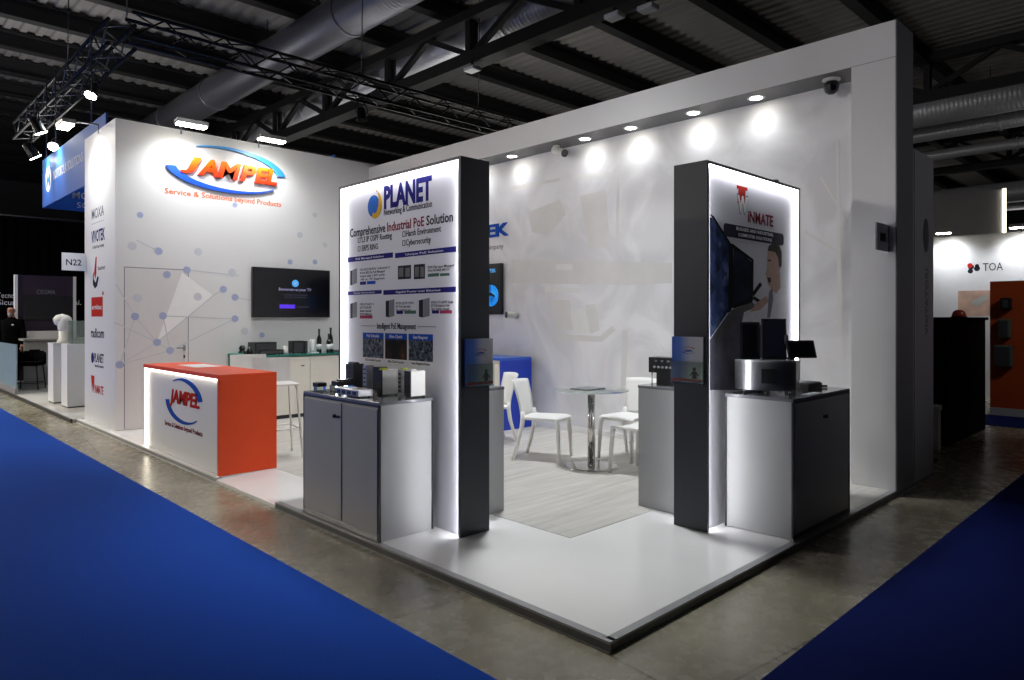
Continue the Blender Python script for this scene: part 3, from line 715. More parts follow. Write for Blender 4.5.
ob('cups', MB().lathe([(0.03, 0), (0.04, 0.02), (0.042, 0.2), (0.038, 0.205), (0, 0.2)], (5.19, 9.66, ZT), 18), 'paper', t)
ob('tray', MB().box(5.12, 5.24, 9.55, 9.60, ZT, ZT + 0.015), 'paper', t)
single('coffee_jar', MB().lathe([(0, 0), (0.04, 0), (0.042, 0.02), (0.042, 0.08), (0.03, 0.1), (0.03, 0.12), (0, 0.12)], (4.72, 9.6, ZT), 18), 'device_white', 'small pale jar between the long black device and the black box on the teal top', 'jar')
def blackbox(name, x0, x1, y0, y1, h, lab, cat, grille=True, knob=True):
    t = thing(name, lab, cat, ((x0 + x1) / 2, (y0 + y1) / 2, ZT))
    ob('case', MB().box(x0, x1, y0, y1, ZT + 0.006, ZT + h), 'black', t, bev=0.006)
    mb = MB()
    for i in (x0 + 0.02, x1 - 0.02):
        for j in (y0 + 0.02, y1 - 0.02): mb.lathe([(0, 0), (0.01, 0), (0.01, 0.008), (0, 0.008)], (i, j, ZT), 8)
    ob('feet', mb, 'dark_edge', t)
    if knob: ob('front_panel', MB().box(x0 + 0.015, x1 - 0.015, y0 - 0.004, y0, ZT + 0.02, ZT + h - 0.02), 'device_grey', t)
blackbox('network_recorder', 4.30, 4.62, 9.66, 9.92, 0.18, 'long black device with raised left end on the teal top', 'device')
blackbox('network_recorder', 4.30, 4.66, 9.52, 9.65, 0.075, 'low black device lying in front on the teal top', 'device')
blackbox('speaker_box', 4.84, 5.02, 9.6, 9.75, 0.19, 'square black box left of the white cups on the teal top', 'box')
blackbox('speaker_box', 5.03, 5.09, 9.62, 9.75, 0.185, 'narrow black box beside the square one on the teal top', 'box')
t = thing('small_camera', 'small black camera, leftmost thing on the teal-topped cabinet', 'camera', (4.09, 9.62, ZT))
ob('camera_body', MB().lathe([(0, 0), (0.05, 0), (0.05, 0.06), (0.03, 0.07), (0.045, 0.1), (0.03, 0.14), (0, 0.15)], (4.09, 9.62, ZT), 18), 'black', t)
ob('lens', MB().lathe([(0, -0.05), (0.02, -0.05), (0.02, -0.03), (0, -0.03)], (4.09, 9.62, ZT + 0.1), 12, 'Y'), 'port', t)
t = thing('small_camera', 'small black camera with dome, second from the left on the teal-topped cabinet', 'camera', (4.21, 9.66, ZT))
ob('camera_body', MB().lathe([(0, 0), (0.045, 0), (0.045, 0.05), (0.03, 0.09), (0, 0.13)], (4.21, 9.66, ZT), 18), 'black', t)
ob('base_plate', MB().box(4.17, 4.26, 9.60, 9.72, ZT, ZT + 0.012), 'dark_edge', t)
single('leaflet_pile', MB().box(5.58, 5.74, 9.56, 9.8, ZT, ZT + 0.03), 'paper_grey', 'low pile of grey leaflets right of the wine bottles', 'leaflets')

# ------------------------------------------------------------------ reception counter
RC = (2.80, 7.52, 0.05)
t = thing('reception_counter', 'orange reception counter with backlit white front carrying the JAMPEL logo', 'counter', RC)
mb = MB(); mb.box(2.52, 3.08, 6.44, 8.62, 0.945, 0.985); ob('counter_top', mb, 'orange', t, bev=0.003)
ob('end_panel', MB().box(2.52, 3.08, 6.44, 6.48, 0.05, 0.945), 'orange', t, bev=0.003)
ob('end_panel', MB().box(2.60, 3.08, 8.58, 8.62, 0.05, 0.945), 'orange', t)
fp = ob('front_panel', MB().box(2.555, 2.58, 6.48, 8.58, 0.05, 0.945), 'white', t)
mb = MB(); mb.box(2.528, 2.553, 8.565, 8.605, 0.052, 0.945); mb.box(2.53, 2.553, 6.49, 8.60, 0.922, 0.944)
ob('led_strip', mb, 'led_warm', t)
ob('shelf', MB().box(2.6, 3.04, 6.49, 8.57, 0.5, 0.52), 'cream', t)
FR = Frame((2.555, 8.58, 0), (0, -1, 0), (0, 0, 1))
def rc(x, y):
    Y, Z = on_x(x, y, 2.555); return 8.58 - Y, Z
cl = rc(184.5, 399)[0]; zc = 0.655
e0, e1 = rc(165.9, 399)[0], rc(203, 399)[0]; a = (e1 - e0) / 2; cl = (e0 + e1) / 2
ob('printed_swoosh', swoosh(MB(), FR, cl, zc, a, 0.235, 125, 10, 0.008, 0.12, 0, 0.006), 'print_blue', fp); ob('printed_swoosh', swoosh(MB(), FR, cl, zc, a, 0.235, 185, 315, 0.11, 0.01, 0, 0.006), 'print_blue', fp)
l0, l1 = rc(170, 399)[0], rc(199.5, 399)[0]
ob('printed_name', MB().text(FR, 'JAMPEL', l0, 0.57, w=l1 - l0, h=0.19, ex=0.006, bold=0.03, shear=0.2, fit=True), 'print_red', fp)
s0, s1 = rc(165, 420)[0], rc(202.5, 425)[0]
ob('printed_slogan', MB().text(FR, 'Service & Solutions beyond Products', s0, 0.355, w=s1 - s0, h=0.05, ex=0.003, bold=0.004), 'ink_red', fp)
mb = MB(); mb.box(2.72, 3.0, 7.55, 8.1, 0.985, 0.989); single('paper_sheet', mb, 'paper', 'pale blue-white paper sheets lying on the orange counter top', 'paper')

# ------------------------------------------------------------------ bar stools
def make_stool(label):
    t = thing('bar_stool', label, 'bar stool', (0, 0, 0), local=True)
    mb = MB(); mb.box(-0.2, 0.2, -0.19, 0.2, 0.755, 0.775)
    ob('seat', mb, 'plastic_white', t, bev=0.018)
    bm = MB(); N = 8
    for i in range(N):
        a0 = -0.2 + 0.4 * i / N; a1 = -0.2 + 0.4 * (i + 1) / N
        f = lambda u: 0.19 + 0.035 * (1 - (u / 0.2) ** 2)
        bm._faces([(a0, f(a0), 0.775), (a1, f(a1), 0.775), (a1, f(a1) + 0.03, 1.03), (a0, f(a0) + 0.03, 1.03),
                   (a0, f(a0) + 0.018, 0.775), (a1, f(a1) + 0.018, 0.775), (a1, f(a1) + 0.046, 1.03), (a0, f(a0) + 0.046, 1.03)],
                  [(0, 1, 2, 3), (7, 6, 5, 4), (0, 4, 5, 1), (3, 2, 6, 7), (0, 3, 7, 4), (1, 5, 6, 2)])
    ob('backrest', bm, 'plastic_white', t)
    for sx in (-1, 1):
        for sy in (-1, 1):
            ob('leg', MB().tube([(sx * 0.16, sy * 0.15, 0.757), (sx * 0.175, sy * 0.165, 0.72), (sx * 0.22, sy * 0.22, 0.0)], 0.011, 8), 'plastic_white', t)
    q = lambda z: 0.175 + (0.72 - z) / 0.72 * 0.045
    a = q(0.3); b = a - 0.01
    mb = MB(); mb.tube([(-a, -b, 0.3), (a, -b, 0.3), (a, b, 0.3), (-a, b, 0.3), (-a, -b, 0.3)], 0.009, 6); ob('footrest', mb, 'plastic_white', t)
    return t
st = make_stool('white bar stool beside the right rear corner of the orange counter')
st.location = (3.33, 6.98, 0.05); st.rotation_euler = (0, 0, -PI / 2 + 1.35)
dup(st, (3.42, 7.80, 0.05), -PI / 2 + 1.3, 'white bar stool farther along behind the orange counter, only its back showing')

# ================================================================== DOUBLE-SIDED TOTEMS
def totem(lab, o, u, v_len, thick, h, first_dark):
    pass
HT = 2.567
# PLANET totem: front faces -X
t1 = thing('display_totem', 'tall backlit PLANET display totem with charcoal ends', 'display totem', (3.1, 4.3, 0.05))
ob('end_panel', MB().box(2.965, 3.222, 3.525, 3.55, 0.05, HT), 'charcoal', t1)
ob('end_panel', MB().box(2.965, 3.222, 5.06, 5.08, 0.05, HT), 'charcoal', t1)
ob('top_panel', MB().box(2.965, 3.222, 3.525, 5.08, HT, HT + 0.02), 'charcoal', t1)
pf = ob('front_print_panel', MB().box(3.003, 3.018, 3.55, 5.06, 0.05, HT), 'lightbox', t1)
ob('rear_print_panel', MB().box(3.17, 3.185, 3.55, 5.06, 0.05, HT), 'lightbox', t1)
def strips(par, boxes):
    for b in boxes: ob('led_strip', MB().box(*b), 'led', par)
strips(t1, [(2.972, 3.0, 3.551, 3.555, 0.052, HT - 0.002), (2.974, 3.001, 5.053, 5.059, 0.052, HT - 0.002), (2.970, 3.001, 3.556, 5.052, HT - 0.010, HT - 0.002),
            ])
ob('led_strip', MB().box(3.187, 3.215, 3.551, 3.555, 0.052, HT - 0.002), 'led_dim', t1)
FP = Frame((3.003, 5.06, 0), (0, -1, 0), (0, 0, 1))
def pp(x, y):
    Y, Z = on_x(x, y, 3.003); return 5.06 - Y, Z
def ptext(mb, s, x0, y0, x1, h, bold=0.0, n0=0.0):       # from the photo's start and end of a line
    u0, v0 = pp(x0, y0); u1, _ = pp(x1, y0); mb.text(FP, s, u0, v0, w=u1 - u0, h=h, ex=0.0015, bold=bold, n0=n0)
# globe of the logo
gu, gv = pp(374, 206)
mb = MB(); mb.disc(FP, gu - 0.005, gv, 0.085, 0, 0.002, 0.082); ob('printed_globe', mb, 'globe_blue', pf)
mb = MB()
pts = [(gu + 0.02 + 0.09 * math.cos(math.radians(a)), gv + 0.005 + 0.105 * math.sin(math.radians(a))) for a in range(80, -130, -14)]
pin = [(gu + 0.015 + 0.055 * math.cos(math.radians(a)), gv + 0.035 + 0.095 * math.sin(math.radians(a))) for a in range(-120, 90, 14)]
mb.poly(FP, pts + pin, 0, 0.004); ob('printed_crescent', mb, 'gold', pf)
mb = MB(); ptext(mb, 'PLANET', 384, 208, 432, 0.16, 0.045); ob('printed_brand_name', mb, 'navy', pf)
mb = MB(); ptext(mb, 'Networking & Communication', 384, 215.6, 432, 0.048, 0.008); ob('printed_tagline', mb, 'ink', pf)
u0, v0 = pp(350, 237.5); v0 = 2.168; ue = pp(453, 226)[0]
mb = MB(); mb.text(FP, 'Comprehensive', u0, v0, w=(ue - u0) * 0.385, h=0.068, ex=0.0015, bold=0.016); ob('printed_headline', mb, 'ink', pf); mb = MB(); mb.text(FP, 'Solution', ue - (ue - u0) * 0.225, v0, w=(ue - u0) * 0.225, h=0.068, ex=0.0015, bold=0.016); ob('printed_headline', mb, 'ink', pf)
mb = MB(); mb.text(FP, 'Industrial PoE', u0 + (ue - u0) * 0.405, v0, w=(ue - u0) * 0.35, h=0.068, ex=0.0015, bold=0.016); ob('printed_headline_accent', mb, 'ink_red', pf)
mb = MB(); pass
for x, y, b_, xa_, xe_ in ((358, 243, 'L3 IP OSPF Routing', 362, 392), (402.5, 237, 'Harsh Environment', 406, 441), (358, 251.5, 'ERPS RING', 362, 378), (402.5, 246, 'Cybersecurity', 406, 431)):
    mb = MB(); u, v = pp(x, y); mb.text(FP, b_, pp(xa_, y)[0], v, w=pp(xe_, y)[0] - pp(xa_, y)[0], h=0.045, ex=0.0015, bold=0.010); ob('printed_bullet_line', mb, 'ink', pf); mb = MB(); mb.fbox(FP, u, u + 0.035, v, v + 0.005, 0, 0.0015); mb.fbox(FP, u, u + 0.005, v, v + 0.04, 0, 0.0015); mb.fbox(FP, u + 0.03, u + 0.035, v, v + 0.04, 0, 0.0015); mb.fbox(FP, u, u + 0.035, v + 0.035, v + 0.04, 0, 0.0015); ob('printed_bullet_box', mb, 'ink', pf)
def pbar(x0, y0a, y0b, x1, m='navy'):
    ua, va = pp(x0, y0a); _, vb = pp(x0, y0b); ub, _ = pp(x1, y0a); return ua, ub, vb, va
mb = MB(); mw = MB()
for x0, ya, yb, x1, s in ((348, 257.6, 262.4, 393, 'PoE Managed Switches'), (395.2, 253.2, 258.2, 456, 'Unique PoE Solution'), (348, 291.6, 295.2, 381.7, 'Power Redundancy'), (383.4, 290.2, 295, 455.8, 'Gigabit Power over Ethernet')):
    ua, ub, vb, va = pbar(x0, ya, yb, x1); mb = MB(); mb.fbox(FP, ua, ub, vb, va, 0, 0.001)
    mw = MB(); mw.text(FP, s, (ua + ub) / 2, vb + (va - vb) * 0.3, w=(ub - ua) * 0.62, h=(va - vb) * 0.4, ex=0.0008, n0=0.001, align='C', bold=0.006); ob('printed_heading_text', mw, 'white_ink', pf); ob('printed_heading_bar', mb, 'navy', pf)
def pbox(mb, x0, y0, x1, y1, d=0.001, n0=0.0):
    ua, va = pp(x0, y0); ub, _ = pp(x1, y0); _, vb = pp(x0, y1); mb.fbox(FP, ua, ub, vb, va, n0, d)
def pq(mb, pts, d=0.001, n0=0.0): mb.poly(FP, [pp(*p) for p in pts], n0, d)
# printed pictures of switches
for side, front in (([(351, 271), (357, 268), (357, 283), (351, 285.5)], [(350.4, 271), (352, 270.5), (352, 285.3), (350.4, 285)]),
                    ([(351, 304), (357, 301.5), (357, 317), (351, 318.4)], [(350.4, 304), (352.6, 303), (352.6, 318), (350.4, 318.4)]),
                    ([(389, 300.5), (394.4, 299), (394.4, 316), (389, 317.5)], [(385.8, 301), (389, 300.3), (389, 317.5), (385.8, 316.6)]),
                    ([(423, 299.5), (429.6, 297.6), (429.6, 316), (423, 317.6)], [(419, 300.3), (423, 299.3), (423, 317.6), (419, 316.8)])):
    mb = MB(); pq(mb, side); ob('printed_switch_side', mb, 'ink_grey', pf); mb = MB(); pq(mb, front, 0.0014); ob('printed_switch_front', mb, 'ink', pf)
for q, ins in (((398, 266, 411, 279.6), ((399, 268, 403.5, 277), (405.5, 268, 410, 277))), ((414, 264.7, 425, 279.4), ((415, 267, 419, 277), (420.5, 267, 424.2, 277)))):
    mb = MB(); pbox(mb, *q); sw_ = ob('printed_switch_front', mb, 'ink', pf)
    for q2 in ins: mb = MB(); pbox(mb, *q2, 0.0016); ob('printed_switch_detail', mb, 'device_grey', pf)
mt = MB()
for x0, y0, w, rows in ((360, 268, 30, ('IGS-6325-8UP2X  Industrial L3', '8-Port 802.3bt PoE Managed', 'Switch with 2 SFP+ ports', '-40 to 75 degrees')), (428, 265.5, 26, ('IP30 Flat-type Managed', '4-Port PoE Switch with LCD')),
                        (360, 302.5, 14, ('10G PoE++', 'IGT-915A-BT', 'Media Converter', 'IP30 Metal')), (396, 301.5, 18, ('IPOE-E270 95W', 'BT PoE Extender', 'for outdoor use')), (431.5, 300.5, 22, ('IPOE-171-60W Single', 'BT PoE Injector Hub', 'for wide range'))):
    for i, r in enumerate(rows):
        u, v = pp(x0, y0 + 1.4 + i * 3.3); ue = pp(x0 + w * (1.0 if i == 0 else 0.82), y0)[0]
        mt.text(FP, r, u, v - 0.012, w=ue - u, h=0.018, ex=0.001, bold=0.004)
ob('printed_descriptions', mt, 'ink', pf)
for (x0, y0, x1, y1, m) in ((360, 281.8, 366, 285, 'navy'), (367, 281.3, 375.5, 284.4, 'print_blue'), (428, 273.8, 439, 277, 'green_ink'), (440, 273.5, 449.5, 276.3, 'green_ink'),
                            (360, 315.5, 372.5, 318.5, 'pink_ink'), (396.5, 310.8, 403, 314, 'navy'), (404.5, 310.6, 416, 313.8, 'green_ink'), (432, 310.3, 439, 313.6, 'navy'), (440, 310.3, 452, 313.6, 'pink_ink')):
    mb = MB(); pbox(mb, x0, y0, x1, y1); ob('printed_tag', mb, m, pf)
mb = MB(); mb.text(FP, 'Intelligent PoE Management', pp(377, 330)[0], 1.428, w=pp(416, 330)[0] - pp(377, 330)[0], h=0.045, ex=0.0015, bold=0.012)
for a, b in ((361, 375.5), (418, 436)):
    ua, v = pp(a, 327.8); ub, _ = pp(b, 327.8); mb.fbox(FP, ua, ub, 1.446, 1.450, 0, 0.001)
ob('printed_subheading', mb, 'ink', pf)
for x0, y0, x1, y1, m, s in ((363, 333, 383.6, 358.6, 'pic1', 'PoE Schedule'), (385.2, 333.6, 407, 359.4, 'pic2', 'Alive Check'), (408.7, 334.3, 433, 363, 'pic3', 'Power Management')):
    ua, va = pp(x0, y0); ub, _ = pp(x1, y0); va = 1.395; vb = 1.165
    mb = MB(); mb.fbox(FP, ua, ub, vb + 0.035, va, 0, 0.001); p_ = ob('printed_photo', mb, m, pf)
    mb = MB(); mb.fbox(FP, ua, ub, va - 0.045, va, 0.001, 0.002); ob('printed_photo_banner', mb, 'print_blue', pf)
    mb = MB(); mb.fbox(FP, ua, ub, vb, vb + 0.035, 0, 0.001); ob('printed_photo_caption_strip', mb, 'white_ink', pf)
    mb = MB(); mb.text(FP, s, (ua + ub) / 2, va - 0.035, w=(ub - ua) * 0.6, h=0.024, ex=0.001, n0=0.002, align='C'); ob('printed_photo_title', mb, 'white_ink', pf)
    mb = MB(); mb.text(FP, s + ' function', (ua + ub) / 2, vb + 0.008, w=(ub - ua) * 0.75, h=0.02, ex=0.001, n0=0.001, align='C'); ob('printed_photo_caption', mb, 'ink', pf)

# WINMATE totem: front faces -Y
t2 = thing('display_totem', 'tall backlit WINMATE display totem with charcoal left end', 'display totem', (5.0, 2.58, 0.05))
ob('end_panel', MB().box(4.243, 4.268, 2.446, 2.708, 0.05, HT), 'charcoal', t2)
ob('end_panel', MB().box(5.71, 5.73, 2.446, 2.708, 0.05, HT), 'charcoal', t2)
ob('top_panel', MB().box(4.243, 5.73, 2.446, 2.708, HT, HT + 0.02), 'charcoal', t2)
wf = ob('front_print_panel', MB().box(4.268, 5.71, 2.484, 2.5, 0.05, HT), 'lightbox', t2)
ob('rear_print_panel', MB().box(4.268, 5.71, 2.655, 2.67, 0.05, HT), 'lightbox', t2)
strips(t2, [(4.269, 4.273, 2.452, 2.48, 0.052, HT - 0.002), (5.702, 5.709, 2.455, 2.482, 0.985, HT - 0.002), (4.274, 5.701, 2.449, 2.482, HT - 0.010, HT - 0.002),
            ])
ob('led_strip', MB().box(4.269, 4.273, 2.672, 2.70, 0.052, HT - 0.002), 'led_dim', t2)
FW2 = Frame((0, 2.484, 0), (1, 0, 0), (0, 0, 1))
def wp(x, y): return on_y(x, y, 2.484)
def wq(mb, pts, d=0.001, n0=0.0): mb.poly(FW2, [wp(*p) for p in pts], n0, d)
mb = MB(); wq(mb, [(709.8, 217), (713, 218.5), (729.5, 243), (731, 300), (728, 312), (710, 338)], 0.001); ob('printed_monitor_picture', mb, 'mon_print', wf)
mb = MB(); wq(mb, [(729, 243), (733, 244), (733.5, 306), (728, 314)], 0.0015); wq(mb, [(733, 244), (753, 259), (753, 262), (733, 248)], 0.0015); wq(mb, [(751.5, 259), (753.5, 259.5), (753, 300), (751, 303)], 0.0015); wq(mb, [(733, 304), (752, 299), (752.5, 302), (733, 309)], 0.0015)
wq(mb, [(709.8, 214), (713.5, 216), (730.5, 243), (729, 245)], 0.0016); ob('printed_monitor_bezel', mb, 'black_matt', wf)
mb = MB(); wq(mb, [(733.4, 247.5), (751.6, 261.5), (751.6, 300), (733.4, 305)], 0.001); ob('printed_second_monitor', mb, 'mon_print2', wf)
mb = MB(); wq(mb, [(709.8, 340), (728, 314), (752, 303), (770, 318), (770, 390), (709.8, 390)], 0.0005); ob('printed_desk', mb, 'desk_print', wf)
mb = MB(); wq(mb, [(712, 338), (731, 314), (736, 316), (716, 344)], 0.0012); wq(mb, [(729, 311), (752, 302), (756, 306), (733, 318)], 0.0012); ob('printed_keyboard', mb, 'dark_edge', wf)
mb = MB(); wq(mb, [(769, 292), (774, 285), (780, 287), (787, 290), (787.5, 326), (766, 326), (757, 324), (742, 322), (744, 312), (760, 306)], 0.0008); ob('printed_shirt', mb, 'shirt_print', wf)
mb = MB(); wq(mb, [(767.5, 255), (768, 249), (779, 252), (780.5, 268), (776, 284), (773, 289), (768.5, 285), (767, 278), (765.7, 274), (767, 268)], 0.0012); ob('printed_face', mb, 'skin_print', wf)
mb = MB(); wq(mb, [(767.5, 250.5), (769, 245.5), (774, 243), (779, 245), (781.5, 252), (781.5, 266), (779, 268), (778, 258), (775, 252)], 0.0018); wq(mb, [(767.6, 259.5), (771, 260), (771, 261.5), (767.6, 261)], 0.0018); wq(mb, [(767, 277), (770.5, 278), (771, 282), (768.5, 283)], 0.0016); ob('printed_hair', mb, 'hair_print', wf)
mb = MB(); wq(mb, [(774, 280), (780, 272), (780.5, 288), (776, 294), (771, 289)], 0.001); ob('printed_neck', mb, 'skin_print', wf)
mb = MB(); wq(mb, [(756, 303), (766, 296), (769, 301), (760, 310), (750, 312)], 0.0016); ob('printed_hand', mb, 'skin_print', wf)
mb = MB(); wq(mb, [(769, 292), (772.5, 287), (773, 300), (770, 318), (767, 318)], 0.0012); ob('printed_shirt_fold', mb, 'ink_grey', wf)
mb = MB(); wq(mb, [(752, 293), (760, 282), (762, 285), (754, 296)], 0.0012); wq(mb, [(744, 303), (753, 294), (754, 295), (745, 304.5)], 0.0012); wq(mb, [(754, 296), (763, 302), (761, 305), (753, 299)], 0.0014); ob('printed_microphone', mb, 'black_matt', wf)
# brand on top
mb = MB(); wq(mb, [(736.8, 185), (747.3, 187.8), (747.2, 191), (745.4, 190.6), (744, 206), (742.3, 205.6), (741.8, 194), (739.6, 204), (737.6, 203), (738.6, 189), (736.8, 188.5)], 0.0022); ob('printed_red_emblem', mb, 'print_red', wf)
wu0, wv0 = wp(737.2, 211); wu1 = wp(747.4, 211)[0]
mb = MB(); mb.text(FW2, 'W', wu0 - 0.006, wv0 - 0.006, w=wu1 - wu0 + 0.012, h=0.125, ex=0.001, n0=0.0008, bold=0.07); ob('printed_initial_outline', mb, 'ink_grey', wf)
mb = MB(); mb.text(FW2, 'W', wu0, wv0, w=wu1 - wu0, h=0.115, ex=0.0008, n0=0.0026, bold=0.045); ob('printed_initial', mb, 'white', wf)
u0, v0 = wp(747.6, 212); u1, _ = wp(773, 217)
mb = MB(); mb.text(FW2, 'iNMATE', u0, 2.232, w=u1 - u0, h=0.085, ex=0.002, bold=0.02); ob('printed_brand_name', mb, 'ink_red', wf)
ua, _ = wp(723.5, 222); ub, _ = wp(783.5, 235)
mb = MB(); r = 0.03; va, vb = 2.095, 2.19; pts = []
for cx, cy, a0 in ((ub - r, vb - r, 0), (ua + r, vb - r, 90), (ua + r, va + r, 180), (ub - r, va + r, 270)):
    pts += [(cx + r * math.cos(math.radians(a0 + k)), cy + r * math.sin(math.radians(a0 + k))) for k in (0, 30, 60, 90)]
mb.poly(FW2, pts, 0, 0.002); ob('printed_black_banner', mb, 'ink', wf)
mb = MB(); mb.text(FW2, 'RUGGED AND INDUSTRIAL', (ua + ub) / 2, 2.155, w=0.6, h=0.024, ex=0.001, n0=0.002, align='C', bold=0.01); mb.text(FW2, 'COMPUTER SOLUTIONS', (ua + ub) / 2, 2.112, w=0.54, h=0.024, ex=0.001, n0=0.002, align='C', bold=0.01); ob('printed_banner_text', mb, 'white_ink', wf)
ob('top_clip', MB().box(5.30, 5.34, 2.45, 2.49, HT + 0.02, HT + 0.035), 'dark_edge', t2)

# brochures in clear holders on the totem ends
def brochure(o, u, lab_h, lab_b):
    fr = Frame(o, u, (0, 0, 1)); w, h = 0.255, 0.31
    t = thing('brochure_holder', lab_h, 'brochure holder', tuple(fr.p(w / 2, 0, 0)))
    mb = MB(); mb.fbox(fr, 0.0, w, -0.012, 0.27, 0.001, 0.004); ob('back_plate', mb, 'glass', t)
    mb = MB(); mb.fbox(fr, 0.0, w, -0.012, 0.14, 0.030, 0.033); ob('front_plate', mb, 'glass', t)
    mb = MB(); mb.fbox(fr, 0.0, w, -0.012, -0.008, 0.004, 0.030); ob('base_ledge', mb, 'glass', t)
    t = thing('brochure', lab_b, 'brochure', tuple(fr.p(w / 2, 0, 0.012)))
    cv = MB(); cv.fbox(fr, 0.006, w - 0.006, -0.007, h, 0.008, 0.024)
    c = ob('cover', cv, 'brochure_x' if abs(Vector(u).x) > 0.5 else 'brochure_y', t)
    ob('red_strip', MB().fbox(fr, 0.008, w - 0.008, 0.0, 0.02, 0.024, 0.025), 'print_red', c)
    mb = MB(); swoosh(mb, fr, 0.14, 0.225, 0.05, 0.016, 160, 10, 0.002, 0.008, 0.024, 0.0255, 14); ob('printed_logo', mb, 'print_red', c)
    mb = MB(); mb.text(fr, 'JAMPEL', 0.14, 0.205, w=0.07, h=0.016, ex=0.001, n0=0.024, align='C', bold=0.02); swoosh(mb, fr, 0.14, 0.212, 0.055, 0.02, 190, 340, 0.006, 0.001, 0.024, 0.0255, 14); ob('printed_name', mb, 'print_blue', c)
    mb = MB(); mb.disc(fr, 0.185, 0.088, 0.013, 0.024, 0.025, k=12); mb.poly(fr, [(0.15, 0.045), (0.172, 0.075), (0.198, 0.075), (0.222, 0.045), (0.216, 0.04), (0.202, 0.055), (0.204, 0.022), (0.168, 0.022), (0.17, 0.055), (0.155, 0.038)], 0.024, 0.025); ob('printed_silhouette', mb, 'ink', c)
M['brochure_x'] = M['brochure']
M['brochure_y'] = ramp_mat('brochure_cover_print_reverse', [(0.0, '#d8d8dc'), (0.4, '#c8cad6'), (0.72, '#4f7ad2'), (1.0, '#2f5cc0')], 'Y', 0.35)
brochure((2.985, 3.525, 1.06), (1, 0, 0), 'clear brochure holder on the dark end of the PLANET totem', 'blue and white brochure on the end of the PLANET totem')
brochure((4.243, 2.715, 1.07), (0, -1, 0), 'clear brochure holder on the dark end of the WINMATE totem', 'blue and white brochure on the end of the WINMATE totem')

# ================================================================== CABINETS AROUND THE TOTEMS
def cabinet(lab, x0, x1, y0, y1, h, doors=(), face='-X', lock=None, bodymat='grey_lam', edge=True):
    t = thing('display_cabinet', lab, 'cabinet', ((x0 + x1) / 2, (y0 + y1) / 2, 0.05))
    z1 = 0.05 + h
    ob('body', MB().box(x0 + 0.004, x1 - 0.004, y0 + 0.004, y1 - 0.004, 0.052, z1 - 0.022), bodymat, t)
    ob('top_board', MB().box(x0, x1, y0, y1, z1 - 0.022, z1), 'grey_top', t, bev=0.003)
    mb = MB()
    if edge:
        e = 0.014
        for cx in (x0, x1 - e):
            for cy in (y0, y1 - e): mb.box(cx, cx + e, cy, cy + e, 0.051, z1 - 0.022)
        mb.box(x0, x1, y0, y0 + e, z1 - 0.032, z1 - 0.022) if face == '-Y' else mb.box(x0, x0 + e, y0, y1, z1 - 0.032, z1 - 0.022)
        ob('edge_profile', mb, 'dark_edge', t)
    for i, (a, b) in enumerate(doors):
        dmat = bodymat
        if face == '-X': dd = MB().box(x0 - 0.004, x0 + 0.006, a, b, 0.10, z1 - 0.045)
        else: dd = MB().box(a, b, y0 - 0.004, y0 + 0.006, 0.10, z1 - 0.045)
        d = ob('door', dd, dmat, t, bev=0.002)
        if lock and i == lock[0]:
            mb = MB()
            if face == '-X':
                mb.lathe([(0, -0.02), (0.013, -0.02), (0.013, 0.0), (0, 0.0)], (x0 - 0.004, lock[1], lock[2]), 12, 'X'); mb.box(x0 - 0.012, x0 - 0.004, lock[1] - 0.06, lock[1], lock[2] - 0.008, lock[2] + 0.008)
            else:
                mb.lathe([(0, -0.02), (0.013, -0.02), (0.013, 0.0), (0, 0.0)], (lock[1], y0 - 0.004, lock[2]), 12, 'Y'); mb.box(lock[1] - 0.03, lock[1] + 0.02, y0 - 0.010, y0 - 0.004, lock[2] - 0.01, lock[2] + 0.01)
            ob('lock', mb, 'dark_edge', d)
    if doors:
        if face == '-X': ob('kick_rail', MB().box(x0 - 0.004, x0 + 0.004, y0 + 0.02, y1 - 0.02, 0.06, 0.085), 'alu', t)
        else: ob('kick_rail', MB().box(x0 + 0.02, x1 - 0.02, y0 - 0.004, y0 + 0.004, 0.06, 0.085), 'dark_edge', t)
    return t
cabinet('grey two-door cabinet in front of the PLANET totem with devices on top', 2.522, 2.963, 3.815, 4.835, 0.91, [(4.285, 4.815), (3.835, 4.262)], '-X', (0, 4.36, 0.82))
cabinet('grey cabinet behind the PLANET totem, only its narrow end showing', 3.226, 3.63, 3.80, 4.83, 0.94, edge=False)
cabinet('grey cabinet beside the WINMATE totem with dark door facing the right aisle', 4.478, 5.46, 1.955, 2.443, 0.93, [(4.51, 5.40)], '-Y', (0, 4.98, 0.82))
cabinet('grey cabinet behind the WINMATE totem carrying a black device', 4.465, 5.40, 2.714, 3.175, 0.94, edge=False)

# ------------------------------------------------------------------ devices on the PLANET cabinet
ZC = 0.96
def switch_box(x, y, w, d, h, lab, front='black', side='device_white', tagm=None, ports=5, rot=0.0, cat='network switch'):
    # w across (facing the camera side), d deep; local frame: front looks to -X
    t = thing('network_switch', lab, cat, (x, y, ZC), rot, local=True)
    ob('case', MB().box(0, d, -w / 2, w / 2, 0.012, h), side, t, bev=0.003)
    f = ob('front_face', MB().box(-0.008, 0, -w / 2, w / 2, 0.012, h), front, t)
    mb = MB()
    for k in range(ports):
        z = 0.03 + (h - 0.06) * k / max(1, ports - 1)
        mb.box(-0.011, -0.008, -0.013, 0.013, z - 0.006, z + 0.006)
    ob('ports', mb, 'port', f)
    ob('foot_stand', MB().box(0.0, d, -w / 2 + 0.005, w / 2 - 0.005, 0.0, 0.012), 'glass', t)
    if tagm: ob('top_terminal', MB().box(0.01, 0.05, -w / 2 + 0.008, w / 2 - 0.008, h, h + 0.012), tagm, t)
    return t
switch_box(2.74, 4.135, 0.06, 0.13, 0.185, 'black-fronted switch with large cream side, nearest the cabinet corner', tagm='tag_green')
